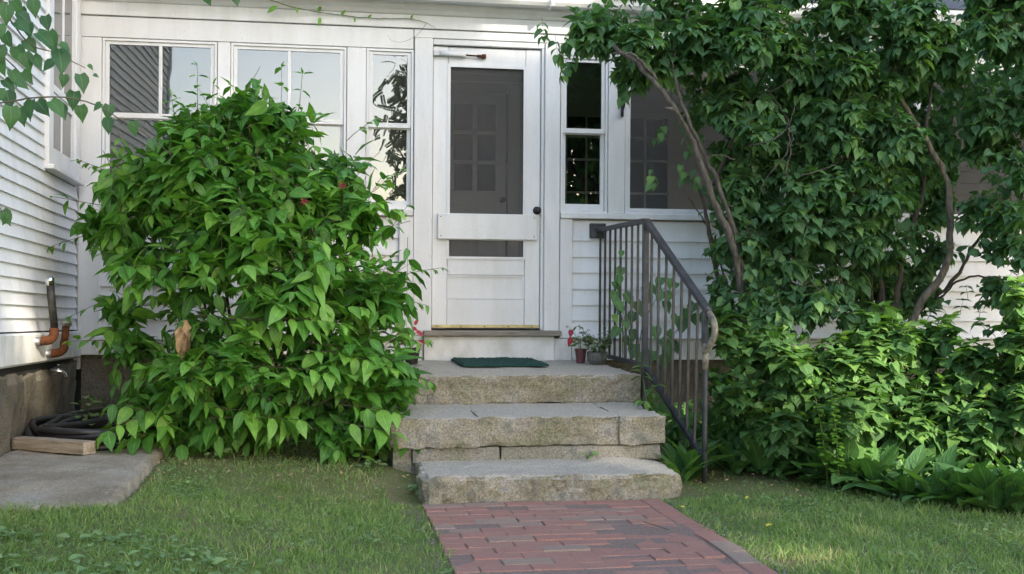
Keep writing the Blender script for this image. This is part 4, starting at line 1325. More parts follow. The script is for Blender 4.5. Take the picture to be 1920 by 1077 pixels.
# --- second lilac, further right, crooked pale trunk
lil2 = empty('lilac', (3.769, -1.290, 0.12))
tag(lil2, 'lilac with crooked pale trunk before the far end of the porch', 'tree')
lobes = [(3.466, -1.342, 2.690, 0.449, 0.550, 0.345), (4.046, -1.437, 2.728, 0.415, 0.500, 0.242), (4.364, -1.590, 2.471, 0.239, 0.500, 0.409), (3.357, -1.426, 2.123, 0.341, 0.450, 0.341), (3.326, -1.421, 1.748, 0.307, 0.400, 0.273), (3.228, -1.404, 1.338, 0.239, 0.300, 0.239),
         (3.669, -1.173, 1.740, 0.213, 0.300, 0.213), (3.941, -1.015, 1.976, 0.218, 0.300, 0.218), (4.130, -1.856, 1.761, 0.180, 0.300, 0.295), (4.100, -1.851, 1.335, 0.147, 0.220, 0.131), (3.659, -1.272, 1.487, 0.210, 0.280, 0.175), (3.888, -1.107, 2.540, 0.215, 0.300, 0.215), (3.121, -1.488, 0.964, 0.202, 0.250, 0.135),
         (4.241, -1.368, 2.121, 0.175, 0.250, 0.175), (4.040, -2.145, 1.043, 0.125, 0.220, 0.157), (4.242, -0.760, 1.407, 0.151, 0.200, 0.226), (3.210, -1.300, 2.757, 0.276, 0.350, 0.242), (3.221, -1.403, 2.361, 0.273, 0.350, 0.273), (4.032, -1.131, 2.253, 0.251, 0.300, 0.215), (4.310, -1.379, 2.192, 0.245, 0.300, 0.245), (4.154, -1.961, 1.461, 0.129, 0.220, 0.194), (3.614, -1.062, 1.209, 0.215, 0.250, 0.180), (4.420, -1.498, 2.835, 0.311, 0.400, 0.242), (4.079, -1.645, 1.610, 0.135, 0.200, 0.135), (3.535, -1.151, 0.924, 0.213, 0.250, 0.142), (3.972, -0.817, 1.178, 0.224, 0.250, 0.186), (3.372, -1.327, 1.480, 0.276, 0.300, 0.207), (4.138, -0.945, 1.694, 0.184, 0.200, 0.184), (4.143, -0.946, 1.031, 0.129, 0.150, 0.129), (4.216, -1.667, 1.106, 0.118, 0.150, 0.101), (3.464, -1.342, 3.053, 0.449, 0.400, 0.173), (4.078, -1.442, 3.057, 0.449, 0.400, 0.173), (4.428, -1.601, 2.949, 0.205, 0.350, 0.205)]
L, tw = Leaves(), MB()
bushy(L, tw, clumpy(lobes, 11, 0.30), 2100, 0.078, (2, 3), (0.10, 0.20), 0.45, 0.5, 0.2, 0.45, 0, 1.0, 0.4)
bushy(L, tw, lobes, 60, 0.076, (2, 3), (0.10, 0.20), 0.8, 0.5, 0.15, 0.4, 2000, 1.0, 0.6)
for b in ((4.092, -1.445, 0.932), (4.212, -1.464, 0.899), (4.024, -1.433, 1.001), (4.263, -1.473, 0.830), (4.197, -1.360, 1.036), (3.938, -1.521, 0.831)):
    shoot(L, tw, Vector(b), Vector((random.uniform(-.5, .5), -.2, 0.3)), 0.12, 2, 0.06, 0.4, 0.3, 0.002, 0.4)
build_leaves(L, 'heart', 'leaf_lilac', lil2, 300, cell=10, droop=0.3, fold=0.3)
tag(tw.build('twigs', 'brown_twig', lil2), kind='stuff')
limb('trunk', 'bark_pale', lil2, [(3.759, -1.238, 0.398), (3.809, -1.297, 0.753), (3.851, -1.354, 0.982), (3.995, -1.429, 1.225), (4.024, -1.433, 1.450), (4.001, -1.430, 1.795), (3.848, -1.455, 2.030), (3.693, -1.481, 2.245), (3.597, -1.465, 2.414)], 0.029, 0.014)
limb('trunk', 'bark_dark', lil2, [(3.737, -1.133, 0.531), (3.770, -1.138, 0.817), (3.796, -1.193, 1.138), (3.829, -1.199, 1.369), (3.922, -1.214, 1.635), (3.966, -1.221, 1.848)], 0.024, 0.012)
limb('trunk', 'bark_dark', lil2, [(3.778, -1.089, 0.600), (3.739, -1.083, 1.030), (3.684, -1.074, 1.317), (3.495, -1.144, 1.668), (3.378, -1.226, 2.115)], 0.026, 0.008)
limb('branch', 'bark', lil2, [(3.837, -1.453, 2.116), (3.895, -1.412, 2.382), (3.903, -1.414, 2.624), (3.977, -1.426, 2.832)], 0.012, 0.005, 6)
limb('branch', 'bark', lil2, [(3.904, -1.414, 2.451), (3.783, -1.445, 2.510), (3.658, -1.475, 2.490), (3.591, -1.464, 2.397)], 0.006, 0.004, 6)
limb('branch', 'bark_dark', lil2, [(3.990, -1.326, 1.034), (4.090, -1.444, 1.209), (4.169, -1.559, 1.447), (4.295, -1.680, 1.578), (4.444, -1.705, 1.646)], 0.014, 0.006, 6)
limb('branch', 'bark_dark', lil2, [(4.007, -1.329, 1.034), (4.118, -1.398, 1.157), (4.261, -1.472, 1.175), (4.245, -1.470, 1.072), (4.187, -1.460, 0.968)], 0.008, 0.004, 6)
limb('branch', 'bark_dark', lil2, [(3.678, -1.174, 0.570), (3.640, -1.168, 0.889), (3.620, -1.165, 1.243), (3.637, -1.167, 1.350)], 0.010, 0.006, 6)
limb('branch', 'bark_dark', lil2, [(3.423, -1.234, 0.610), (3.393, -1.229, 0.925), (3.367, -1.225, 1.240), (3.244, -1.204, 1.519), (3.166, -1.293, 1.824)], 0.014, 0.005, 6)
limb('branch', 'bark', lil2, [(2.897, -1.502, 1.698), (2.860, -1.547, 1.860), (2.892, -1.552, 2.026), (2.888, -1.501, 2.149), (2.780, -1.432, 2.341)], 0.005, 0.003, 6)

# --- lilac added beyond the right edge to shade the porch wall
lil3 = empty('lilac', (4.917, -1.782, 0.12))
tag(lil3, 'added lilac shading the porch wall, leaves just entering at far right', 'tree')
lobes = [(4.866, -1.571, 2.492, 0.380, 0.600, 0.622), (4.844, -1.770, 1.514, 0.370, 0.600, 0.505), (4.493, -2.118, 0.759, 0.255, 0.500, 0.318), (5.624, -1.594, 1.956, 0.525, 0.900, 0.910), (5.116, -1.612, 0.836, 0.415, 0.700, 0.415), (5.553, -1.785, 0.843, 0.511, 0.800, 0.409)]
L, tw = Leaves(), MB()
bushy(L, tw, clumpy(lobes, 7, 0.34), 650, 0.085, (2, 3), (0.10, 0.20), 0.45, 0.5, 0.2, 0.45, 2500, 1.0, 0.4)
bushy(L, tw, lobes, 40, 0.085, (2, 3), (0.10, 0.20), 0.8, 0.5, 0.15, 0.4, 2500, 1.0, 0.6)
build_leaves(L, 'heart', 'leaf_lilac', lil3, 100, cell=10, droop=0.3, fold=0.3)
tag(tw.build('twigs', 'brown_twig', lil3), kind='stuff')
limb('trunk', 'bark', lil3, [(4.984, -1.692, 0.430), (4.945, -1.685, 1.248), (5.141, -1.616, 2.114), (5.034, -1.599, 2.770)], 0.045, 0.015)

# leaves of the inner, wall-side part of both lilacs
Lb = Leaves()
for l in ((3.248, -0.648, 2.410, 0.412, 0.250, 0.487), (3.788, -0.686, 2.460, 0.490, 0.250, 0.604), (3.476, -0.685, 1.550, 0.525, 0.250, 0.487), (4.662, -0.727, 2.635, 0.420, 0.250, 0.458), (3.947, -0.711, 1.103, 0.226, 0.200, 0.264), (2.996, -0.708, 1.356, 0.222, 0.200, 0.333), (4.302, -0.567, 2.032, 0.270, 0.200, 0.348)):
    for i in range(650):
        d = Vector(rng.normal(size=3)).normalized() * random.random() ** 0.35
        Lb.add((l[0] + d.x * l[3], l[1] + d.y * l[4], l[2] + d.z * l[5]), rv(0.6) + Vector((0, -0.3, -0.8)), UP * 0.7 + Vector((0, -0.6, 0)) + rv(0.5), random.uniform(0.055, 0.09), 1.0, random.gauss(0.4, 0.18))
M_, T_ = Lb.arrays()
tag(link('inner_foliage', batch_mesh('inner_foliage', *leaf_shape('heart', 0.3, 0.25), M_, T_), 'leaf_lilac', lil2), kind='stuff')

# --- understory shrubs in front of the lilacs
def understory(label, base, lobes, n, fill, size, tint):
    t = empty('understory_shrub', base)
    tag(t, label, 'shrub', 'shrubs under the lilacs')
    L, tw = Leaves(), MB()
    bushy(L, tw, clumpy(lobes, 8, 0.45), n, size, (2, 3), (0.10, 0.20), 0.35, 0.5, 0.4, tint, 0, 1.12, 0.5)
    bushy(L, tw, lobes, 30, size, (2, 3), (0.10, 0.20), 0.5, 0.5, 0.35, tint, fill, 1.0, 0.6)
    build_leaves(L, 'heart', 'leaf_understory', t, 220, cell=11, droop=0.25, fold=0.15)
    tag(tw.build('twigs', 'green_stem', t), kind='stuff')
    b0 = Vector(base)
    for i in range(7):
        l = lobes[i % len(lobes)]
        t3 = Vector((l[0], l[1], l[2])) + rv(0.05)
        limb('stem', 'bark_dark', t, [b0 + rv(0.04) * 0.5 - UP * 0.03, b0.lerp(t3, 0.5), t3], 0.008, 0.003, 6, 0.004)
understory('dark green leafy shrub just right of the lower rail post', (2.580, -1.805, 0.012), [(2.550, -1.699, 0.772, 0.242, 0.300, 0.161), (2.684, -1.873, 0.622, 0.284, 0.320, 0.190), (2.450, -1.885, 0.467, 0.188, 0.280, 0.220), (2.669, -2.073, 0.391, 0.276, 0.300, 0.184)], 330, 350, 0.082, 0.35)
understory('light green shrub with sunlit top below the crooked lilac trunk', (3.224, -2.012, 0.001), [(2.984, -2.023, 0.663, 0.280, 0.320, 0.187), (3.198, -2.058, 0.758, 0.280, 0.320, 0.156), (3.413, -2.093, 0.790, 0.218, 0.300, 0.156), (3.107, -2.246, 0.435, 0.363, 0.360, 0.212), (3.456, -2.202, 0.519, 0.215, 0.300, 0.215)], 420, 400, 0.088, 0.45)
understory('bright green shrub filling the right edge below the porch', (3.736, -2.400, 0.000), [(3.645, -2.385, 0.564, 0.270, 0.320, 0.210), (3.793, -2.510, 0.750, 0.177, 0.300, 0.207), (3.708, -2.598, 0.406, 0.233, 0.320, 0.204), (3.475, -2.458, 0.335, 0.236, 0.300, 0.177), (3.762, -2.606, 0.960, 0.102, 0.200, 0.175), (3.893, -2.628, 0.640, 0.175, 0.300, 0.349)], 420, 400, 0.082, 0.5)

# --- two upright spikes of small lime leaves
for (b, tp) in (((2.726, -2.488, 0.000), (2.627, -2.471, 0.635)), ((2.761, -2.544, 0.000), (2.705, -2.535, 0.605))):
    t = empty('leafy_spike', b)
    tag(t, 'upright ' + ('left' if tp[0] < (2.660, -2.527, 0.639)[0] else 'right') + ' one of two lime green flower spikes in the border', 'plant', 'spikes in the border')
    b, tp = Vector(b), Vector(tp)
    MB().tube([b, b.lerp(tp, 0.5) + Vector((0.01, 0, 0)), tp], [0.004, 0.003, 0.002], 6).build('stem', 'green_stem', t)
    L = Leaves()
    for i in range(95):
        k = random.uniform(0.15, 1)
        a = random.uniform(0, 6.28)
        p = b.lerp(tp, k) + Vector((0.01 * math.sin(k * 3), 0, 0))
        L.add(p, (math.cos(a), math.sin(a), 0.15), (0, -0.2, 1), 0.044 * (1.15 - 0.5 * k), 1.3, random.gauss(0.5, 0.2))
    build_leaves(L, 'oval', 'leaf_lime', t, 60, cell=5, droop=0.3)

# --- broad bladed perennials along the border
def clump(base, n, h, label, size=0.20, spread=0.55):
    t = empty('broadleaf_clump', base)
    tag(t, label, 'plant', 'broad leaved clumps along the border')
    L = Leaves()
    b = Vector(base)
    for i in range(n):
        a = random.uniform(0, 6.28)
        out = Vector((math.cos(a), math.sin(a), 0))
        k = random.uniform(0.15, 1.0)
        ax = UP * (1.15 - spread * k) + out * spread * k * 1.6
        L.add(b + out * 0.05 * k + UP * random.uniform(-0.01, 0.05) * h, ax, out * -0.8 + UP * 0.6 + rv(0.2), size * random.uniform(0.75, 1.2) * h, random.uniform(0.9, 1.4), random.gauss(0.45, 0.2))
    build_leaves(L, 'lance', 'leaf_perennial', t, 60, cell=6, droop=0.35, fold=0.3, wav=0.02)
front = [(2.415, -1.854), (2.530, -1.984), (2.702, -2.002), (2.782, -2.228), (2.870, -2.415), (2.953, -2.593), (3.016, -2.791), (3.091, -2.951), (3.201, -3.038), (3.270, -3.186), (3.345, -3.277)]
back = [(2.466, -1.374), (2.654, -1.341), (2.841, -1.411), (3.060, -1.441), (3.260, -1.512), (3.404, -1.655), (3.539, -1.803), (3.659, -1.964), (3.774, -2.120), (3.832, -2.354), (3.877, -2.538)]
ORD = ['first', 'second', 'third', 'fourth', 'fifth', 'sixth', 'seventh', 'eighth', 'ninth', 'tenth', 'last']
FL = [o_ + ' broad leaved clump from the rail post along the lawn edge of the border' for o_ in ORD]
BL = [o_ + ' broad leaved clump from the rail post in the inner row under the shrubs' for o_ in ORD]
clump(on_ground(2.10, -1.98), 16, 1.15, 'broad leaved clump leaning on the lowest steps beside the rail post', 0.22)
clump(on_ground(2.02, -2.10), 12, 1.0, 'small broad leaved tuft tucked against the right end of the steps', 0.20)
for i, (x, y) in enumerate(front):
    clump(on_ground(x, y), 20, random.uniform(0.85, 1.1), FL[i], 0.27, 0.72)
for i, (x, y) in enumerate(back):
    clump(on_ground(x, y), 14, random.uniform(1.0, 1.25), BL[i], 0.28, 0.55)
# low ground cover between the clumps
L = Leaves()
for i in range(4200):
    u, w = random.random(), random.random()
    x = 2.2 + u * 2.2
    yl = max(-3.6, -1.93 - 1.5 * (x - 2.415))
    yy = yl + 0.0 + w * 1.3
    g = on_ground(x, yy)
    L.add(g + UP * random.uniform(0.0, 0.17), rv(0.6) + Vector((0, -0.3, 0.5)), UP + Vector((0, -0.5, 0)) + rv(0.3), random.uniform(0.035, 0.09), 1.0, random.gauss(0.5, 0.25))
M_, T_ = L.arrays()
gc = link('ground_cover', batch_mesh('ground_cover', *leaf_shape('oval', 0.25, 0.2), M_, T_), 'leaf_perennial')
tag(gc, 'low leafy ground cover filling the border under the shrubs', 'ground cover', None, 'stuff')

# --- heart leaved vine behind the balusters
vine = empty('heart_leaf_vine', (2.157, -0.723, 0.13))
tag(vine, 'heart leaved climber growing behind the balusters of the rail', 'plant')
L = Leaves()
spots = [(2.013, -0.767, 1.306, 0.60), (2.041, -0.663, 1.196, 0.80), (2.004, -0.718, 1.140, 0.90), (1.989, -0.633, 1.097, 0.80), (2.009, -0.628, 1.031, 1.00), (2.021, -0.829, 1.018, 1.10), (1.956, -0.837, 0.965, 1.10), (2.069, -0.563, 0.931, 0.90), (2.110, -0.775, 0.964, 1.10), (2.153, -0.791, 1.062, 0.90), (2.262, -0.539, 1.091, 1.00), (2.258, -0.724, 1.073, 1.10), (2.337, -0.607, 1.129, 1.00), (2.359, -0.739, 1.121, 0.90), (2.228, -0.660, 1.018, 1.10), (2.276, -0.841, 1.034, 1.10), (2.383, -0.686, 1.030, 1.00), (2.364, -0.601, 0.966, 1.00), (2.127, -0.684, 0.890, 1.00), (2.104, -0.603, 0.869, 1.00), (2.486, -0.690, 0.916, 1.20), (2.480, -0.905, 0.957, 1.00), (2.593, -0.677, 0.880, 1.10), (2.459, -0.714, 0.851, 1.20), (2.492, -0.823, 0.876, 1.10), (2.217, -0.873, 0.798, 1.20), (2.387, -0.605, 0.758, 1.10), (2.304, -0.731, 0.709, 1.20), (2.365, -0.654, 0.650, 1.10), (2.338, -0.593, 0.587, 1.10), (2.128, -0.617, 0.766, 1.00), (2.092, -0.537, 0.718, 1.00), (2.009, -0.710, 0.785, 0.90), (2.155, -0.590, 0.665, 1.10), (2.158, -0.717, 0.618, 1.00), (2.296, -0.565, 0.616, 1.10), (2.418, -0.606, 0.684, 1.00), (2.025, -0.818, 0.839, 0.90), (1.950, -0.792, 0.874, 0.80), (2.355, -0.830, 0.876, 0.80), (2.461, -0.582, 1.092, 0.60)]
for x, y, z, k in spots:
    a = random.uniform(-1, 1)
    L.add((x, y, z + 0.035), (0.6 * a, -0.25, -0.8), (0.3 * a, -1, 0.55), 0.102 * k * random.uniform(0.85, 1.1), 1.0, random.gauss(0.45, 0.2))
build_leaves(L, 'heart', 'leaf_lilac', vine, 60, cell=2, droop=0.2, fold=0.2)
limb('stem', 'green_stem', vine, [(2.070, -0.658, 0.141), (2.061, -0.656, 0.724), (2.030, -0.651, 1.017), (2.039, -0.653, 1.328)], 0.004, 0.002, 5, 0.003)
limb('stem', 'green_stem', vine, [(2.175, -0.726, 0.136), (2.156, -0.722, 0.727), (2.244, -0.737, 0.982), (2.350, -0.754, 1.128)], 0.004, 0.002, 5, 0.003)
limb('stem', 'green_stem', vine, [(2.301, -0.746, 0.134), (2.318, -0.749, 0.655), (2.406, -0.763, 0.802), (2.531, -0.784, 0.948)], 0.004, 0.002, 5, 0.003)
limb('stem', 'green_stem', vine, [(2.062, -0.656, 0.141), (2.065, -0.606, 0.869), (2.078, -0.608, 1.090)], 0.004, 0.002, 5, 0.003)

# a leafy sucker at the right end of the landing
sk = empty('sapling', (1.992, -1.506, 0.042))
tag(sk, 'small leafy sapling against the right end of the granite landing', 'plant')
L, tw = Leaves(), MB()
for b, d in (((1.944, -1.549, 0.522), (-0.1, -0.3, 1)), ((1.963, -1.603, 0.445), (0.2, -0.4, 0.5)), ((1.934, -1.649, 0.386), (-0.2, -0.4, 0.3)), ((1.958, -1.703, 0.343), (0.3, -0.4, 0.1))):
    shoot(L, tw, b, Vector(d), 0.10, 3, 0.07, 0.4, 0.3, 0.002, 0.6)
build_leaves(L, 'ovate', 'leaf_understory', sk, 40, cell=2)
tw.tube([(1.992, -1.506, 0.042), (1.959, -1.582, 0.411), (1.948, -1.550, 0.532)], 0.004, 5, True)
tag(tw.build('stems', 'green_stem', sk), kind='stuff')

# --- pots on the landing
def lathe(prof, c, n=18):
    vs, fs = [], []
    for r, z in prof:
        for k in range(n):
            a = 2 * math.pi * k / n
            vs.append((c[0] + r * math.cos(a), c[1] + r * math.sin(a), c[2] + z))
    for i in range(len(prof) - 1):
        for k in range(n):
            k2 = (k + 1) % n
            fs.append((i * n + k, i * n + k2, (i + 1) * n + k2, (i + 1) * n + k))
    fs.append(tuple(range(n - 1, -1, -1)))
    fs.append(tuple((len(prof) - 1) * n + k for k in range(n)))
    return MB().add(vs, fs, False)
def pot(name, label, c, prof, mat):
    t = empty(name, c)
    tag(t, label, 'potted plant', 'potted plants on the landing')
    lathe(prof, c).build('pot', mat, t)
    return t
PZ = 0.5585
c1 = (1.815, -0.40, PZ)
p1 = pot('potted_plant', 'small burgundy pot with green leaves and two hanging red leaves', c1, [(0.030, 0), (0.040, 0.085), (0.043, 0.085), (0.043, 0.10), (0.038, 0.10), (0.037, 0.088)], 'red_pot')
L = Leaves()
for i in range(16):
    a = random.uniform(0, 6.28)
    L.add(Vector(c1) + Vector((0.03 * math.cos(a), 0.03 * math.sin(a), 0.12 + random.uniform(0, 0.07))), (math.cos(a), math.sin(a), 0.1), (0, -0.4, 1), random.uniform(0.05, 0.075), 1, random.gauss(0.5, 0.2))
build_leaves(L, 'ovate', 'leaf_understory', p1, 30, cell=2)
limb('stem', 'green_stem', p1, [Vector(c1) + Vector((0, 0, 0.08)), Vector(c1) + Vector((-0.005, 0, 0.18))], 0.004, 0.003, 5, 0)
limb('stem', 'green_stem', p1, [Vector(c1) + Vector((0, 0, 0.08)), Vector(c1) + Vector((-0.04, -0.02, 0.19)), Vector((1.710, -0.548, 0.785))], 0.003, 0.002, 5, 0)
L = Leaves()
L.add((1.709, -0.568, 0.797), (-0.15, -0.2, -1), (-0.3, -1, 0.2), 0.060, 0.8, 0.3)
L.add((1.702, -0.587, 0.743), (-0.25, -0.1, -1), (0.2, -1, 0.3), 0.068, 0.8, 0.2)
build_leaves(L, 'heart', 'leaf_red', p1, 10, 'red_leaf', cell=1)
c2 = (1.905, -0.52, PZ)
p2 = pot('potted_plant', 'dark grey bowl with pale bushy leaves beside the burgundy pot', c2, [(0.052, 0), (0.068, 0.03), (0.074, 0.08), (0.076, 0.085), (0.070, 0.085), (0.066, 0.07)], 'grey_trough')
L, tw = Leaves(), MB()
for i in range(26):
    a = random.uniform(0, 6.28); r = random.uniform(0, 0.05)
    shoot(L, tw, Vector(c2) + Vector((r * math.cos(a), r * math.sin(a), 0.075)), Vector((math.cos(a) * 0.5, math.sin(a) * 0.5, 1)), random.uniform(0.10, 0.28), 5, 0.044, 0.3, 0.3, 0.0015, 0.5)
build_leaves(L, 'ovate', 'leaf_pale', p2, 120, cell=3)
tag(tw.build('stems', 'green_stem', p2), kind='stuff')
c3 = (0.625, -0.42, PZ)
p3 = pot('potted_plant', 'black pot with dark red leaves half hidden by the bush', c3, [(0.04, 0), (0.055, 0.09), (0.058, 0.09), (0.058, 0.11), (0.052, 0.11), (0.05, 0.095)], 'black_iron')
L = Leaves()
for i in range(14):
    a = random.uniform(0, 6.28)
    L.add(Vector(c3) + Vector((0.04 * math.cos(a), 0.04 * math.sin(a), 0.11 + random.uniform(0.02, 0.12))), (math.cos(a), math.sin(a), -0.1), (0, -0.6, 1), random.uniform(0.05, 0.08), 1, random.gauss(0.4, 0.25))
L.add((0.588, -0.871, 0.825), (0.6, -0.2, -0.3), (0, -1, 0.5), 0.05, 1, 0.8)
L.add((0.619, -0.876, 0.804), (0.6, -0.1, -0.5), (0, -1, 0.4), 0.055, 1, 0.6)
L.add((0.609, -0.875, 0.839), (0.3, -0.1, 0.8), (0, -1, 0.4), 0.045, 1, 0.7)
build_leaves(L, 'ovate', 'leaf_red', p3, 30, 'red_leaf', cell=2)
limb('stem', 'green_stem', p3, [Vector(c3) + Vector((0, 0, 0.09)), Vector(c3) + Vector((0.01, 0, 0.17)), Vector((0.599, -0.863, 0.817))], 0.004, 0.002, 5, 0)

# --- overhanging branches at the upper left, close to the viewer
br = empty('redbud_tree', (-2.1, -4.6, 0.15))
tag(br, 'heart leaved tree reaching in over the top left corner', 'tree')
limb('trunk', 'bark', br, [(-2.1, -4.6, 0.05), (-2.08, -4.55, 1.0), (-1.95, -4.5, 1.7), (-1.9, -4.45, 2.6)], 0.05, 0.03)
limb('branch', 'brown_twig', br, [(-2.06, -4.55, 1.2), (-1.218, -4.122, 1.735), (-1.108, -4.140, 1.721), (-0.998, -4.158, 1.739), (-0.887, -4.176, 1.742), (-0.777, -4.194, 1.716), (-0.699, -4.207, 1.670), (-0.617, -4.200, 1.625), (-0.524, -4.185, 1.550)], 0.004, 0.0012, 6, 0.001)
limb('branch', 'brown_twig', br, [(-1.95, -4.5, 1.75), (-1.217, -4.072, 2.130), (-1.109, -4.089, 2.046), (-1.020, -4.104, 1.939), (-0.927, -4.119, 1.906), (-0.824, -4.136, 1.854)], 0.0045, 0.0016, 6, 0.001)
limb('branch', 'brown_twig', br, [(-1.92, -4.47, 1.85), (-1.279, -3.909, 2.011), (-1.144, -3.932, 1.915), (-1.047, -3.948, 1.817)], 0.0045, 0.0016, 6, 0.001)
limb('branch', 'brown_twig', br, [(-1.9, -4.45, 2.5), (-0.877, -3.975, 2.366), (-0.509, -4.035, 2.212), (-0.258, -4.077, 2.175)], 0.012, 0.002, 6, 0.001)
limb('branch', 'brown_twig', br, [(-1.208, -4.022, 1.436), (-1.151, -4.032, 1.380), (-1.121, -4.037, 1.345)], 0.003, 0.002, 5, 0)
limb('branch', 'brown_twig', br, [(-2.08, -4.55, 1.0), (-1.319, -3.954, 1.537), (-1.208, -4.022, 1.436)], 0.008, 0.003, 5, 0)
L = Leaves()
for x, y, z, l, k in [(-0.992, -4.176, 2.078, 0.20, 1.00), (-1.085, -3.952, 2.098, 0.30, 0.90), (-1.076, -4.191, 2.052, -0.10, 1.10), (-1.076, -4.027, 2.062, 0.80, 1.00), (-1.095, -4.199, 1.985, -0.20, 1.00), (-1.056, -4.160, 2.001, 0.90, 1.10), (-1.144, -3.932, 2.008, 0.40, 1.00), (-1.104, -4.163, 1.918, 0.00, 1.10), (-1.080, -4.044, 1.938, 0.20, 1.10), (-1.033, -4.103, 1.952, 0.70, 1.00), (-1.038, -4.104, 1.904, 0.20, 1.10), (-1.009, -4.097, 1.898, 0.50, 0.90), (-0.975, -4.189, 1.961, 0.90, 1.20), (-0.979, -4.007, 2.003, 0.30, 1.30), (-0.895, -4.231, 1.900, 0.30, 1.50), (-0.922, -4.185, 1.865, -0.60, 0.80), (-0.887, -4.252, 1.914, 1.20, 0.70), (-1.108, -4.146, 1.875, 0.10, 1.00), (-1.077, -4.111, 1.842, 0.30, 1.00), (-1.075, -3.971, 1.861, 0.50, 0.90), (-1.101, -4.115, 1.806, 0.80, 0.90), (-1.041, -4.200, 1.790, 0.90, 0.80), (-1.106, -4.148, 1.772, -0.10, 1.10), (-1.138, -3.935, 1.797, 0.30, 1.20), (-1.055, -4.212, 1.699, 0.10, 1.30), (-1.062, -4.053, 1.719, 0.30, 1.10), (-1.004, -4.131, 1.735, 0.10, 1.20), (-1.004, -4.051, 1.744, 0.60, 1.10), (-0.937, -4.153, 1.730, 0.60, 1.20), (-0.931, -4.054, 1.736, 0.50, 1.00), (-0.845, -4.123, 1.833, 0.05, 1.10), (-0.872, -4.076, 1.779, 0.00, 1.10), (-0.867, -4.005, 1.740, 0.00, 1.00), (-0.746, -4.116, 1.729, 0.10, 0.90), (-0.727, -4.243, 1.664, 0.00, 0.90), (-0.747, -4.262, 1.711, -0.80, 0.60), (-0.677, -4.023, 1.685, 0.10, 0.90), (-0.595, -4.167, 1.603, 0.10, 0.70), (-0.800, -4.217, 1.851, 0.90, 0.40), (-0.822, -4.000, 1.855, 1.20, 0.35), (-1.123, -4.054, 2.097, -0.30, 1.00), (-1.097, -4.016, 2.111, 0.50, 1.00), (-0.314, -4.101, 2.151, 0.10, 0.80), (-0.404, -4.255, 2.112, 0.30, 0.80), (-0.318, -4.249, 2.120, 0.40, 0.70), (-1.142, -3.966, 1.355, 0.40, 1.00), (-1.065, -4.190, 1.330, -0.30, 0.70), (-0.917, -4.036, 1.846, -0.30, 0.80), (-0.941, -4.221, 2.014, 0.40, 0.90), (-1.037, -4.037, 2.023, 0.40, 0.90)]:
    L.add((x, y, z), (l + random.gauss(0, .15), -0.15, -1 + abs(l) * 0.4), (0.35 * random.gauss(0, 1), -1, 0.35 + random.random() * 0.5), 0.066 * k, 1.0, random.gauss(0.5, 0.22))
build_leaves(L, 'heart', 'leaf_branch', br, 80, cell=1, droop=0.25, fold=0.25)

# --- tendril along the frieze
tn = empty('climbing_tendril', (-0.358, -0.615, 2.963))
tag(tn, 'thin green tendril creeping along the frieze board above the windows', 'vine')
tpts = [(-0.482, -0.260, 3.094), (-0.271, -0.130, 3.054), (-0.088, -0.060, 3.034), (0.137, -0.030, 3.017), (0.363, -0.030, 3.004), (0.592, -0.030, 3.014), (0.726, -0.030, 2.993), (0.807, -0.030, 2.958)]
limb('stem', 'green_stem', tn, tpts, 0.004, 0.002, 5, 0.002)
limb('stem', 'green_stem', tn, [(0.745, -0.030, 2.986), (0.677, -0.030, 2.899), (0.574, -0.030, 2.845), (0.497, -0.030, 2.853), (0.467, -0.030, 2.890)], 0.0018, 0.001, 4, 0.001)
L = Leaves()
for p, a, s in (((-0.308, -0.120, 3.040), (-0.9, 0, -0.5), 0.09), ((-0.013, -0.050, 2.991), (-0.1, -0.3, -0.9), 0.065), ((-0.028, -0.050, 3.031), (0.4, -0.1, 0.8), 0.06), ((0.136, -0.040, 3.018), (0.5, -0.3, 0.6), 0.05), ((0.231, -0.040, 3.004), (0, -0.4, -0.9), 0.04), ((0.325, -0.040, 3.004), (0.5, -0.3, 0.5), 0.04), ((0.629, -0.040, 3.010), (0.3, -0.3, 0.6), 0.04), ((-0.180, -0.100, 3.043), (0.2, -0.4, -0.8), 0.05)):
    L.add(p, a, (0, -1, 0.3), s, 0.8, 0.75)
build_leaves(L, 'ovate', 'leaf_sweetshrub', tn, 20, cell=1)

# --- weeds
def weed(label, x, y, n, size, z=None, mat='weed_leaf', shape='oval', h=0.05, r=0.06):
    b = on_ground(x, y) if z is None else Vector((x, y, z))
    t = empty('weed', b)
    tag(t, label, 'weed', 'weeds')
    L, tw = Leaves(), MB()
    for i in range(n):
        a = random.uniform(0, 6.28)
        o = Vector((math.cos(a), math.sin(a), 0))
        p = b + o * random.uniform(0.2, 1) * r + UP * random.uniform(0.3, 1) * h
        tw.tube([b - UP * 0.01, b.lerp(p, 0.5) + UP * 0.01, p], 0.0015, 3, False)
        L.add(p, o + UP * 0.2 + rv(0.2), UP + Vector((0, -0.4, 0)) + rv(0.25), size * random.uniform(0.7, 1.2), 1.1, random.gauss(0.5, 0.2))
    build_leaves(L, shape, mat, t, 40, cell=2)
    tag(tw.build('stems', 'green_stem', t), kind='stuff')
weed('low leafy weed on the bare soil between bush and steps', *(0.185, -1.826), 16, 0.055)
weed('flat weed at the left foot of the lowest granite step', *(0.531, -2.343), 14, 0.045)
weed('tiny weed in the joint under the second step', 1.47, -2.12, 8, 0.035, 0.145, h=0.03, r=0.04)
weed('weedy seedling under the front of the big bush', *(-0.264, -1.636), 12, 0.05, h=0.08)
weed('weed with round leaves under the left part of the bush', *(-0.537, -1.928), 12, 0.045, h=0.07)
weed('leafy weed growing against the foundation of the house wing', -1.40, -1.05, 26, 0.06, 0.15, h=0.28, r=0.10)
weed('trailing weed on the soil near the path corner', *(0.290, -2.135), 14, 0.04)
L = Leaves()
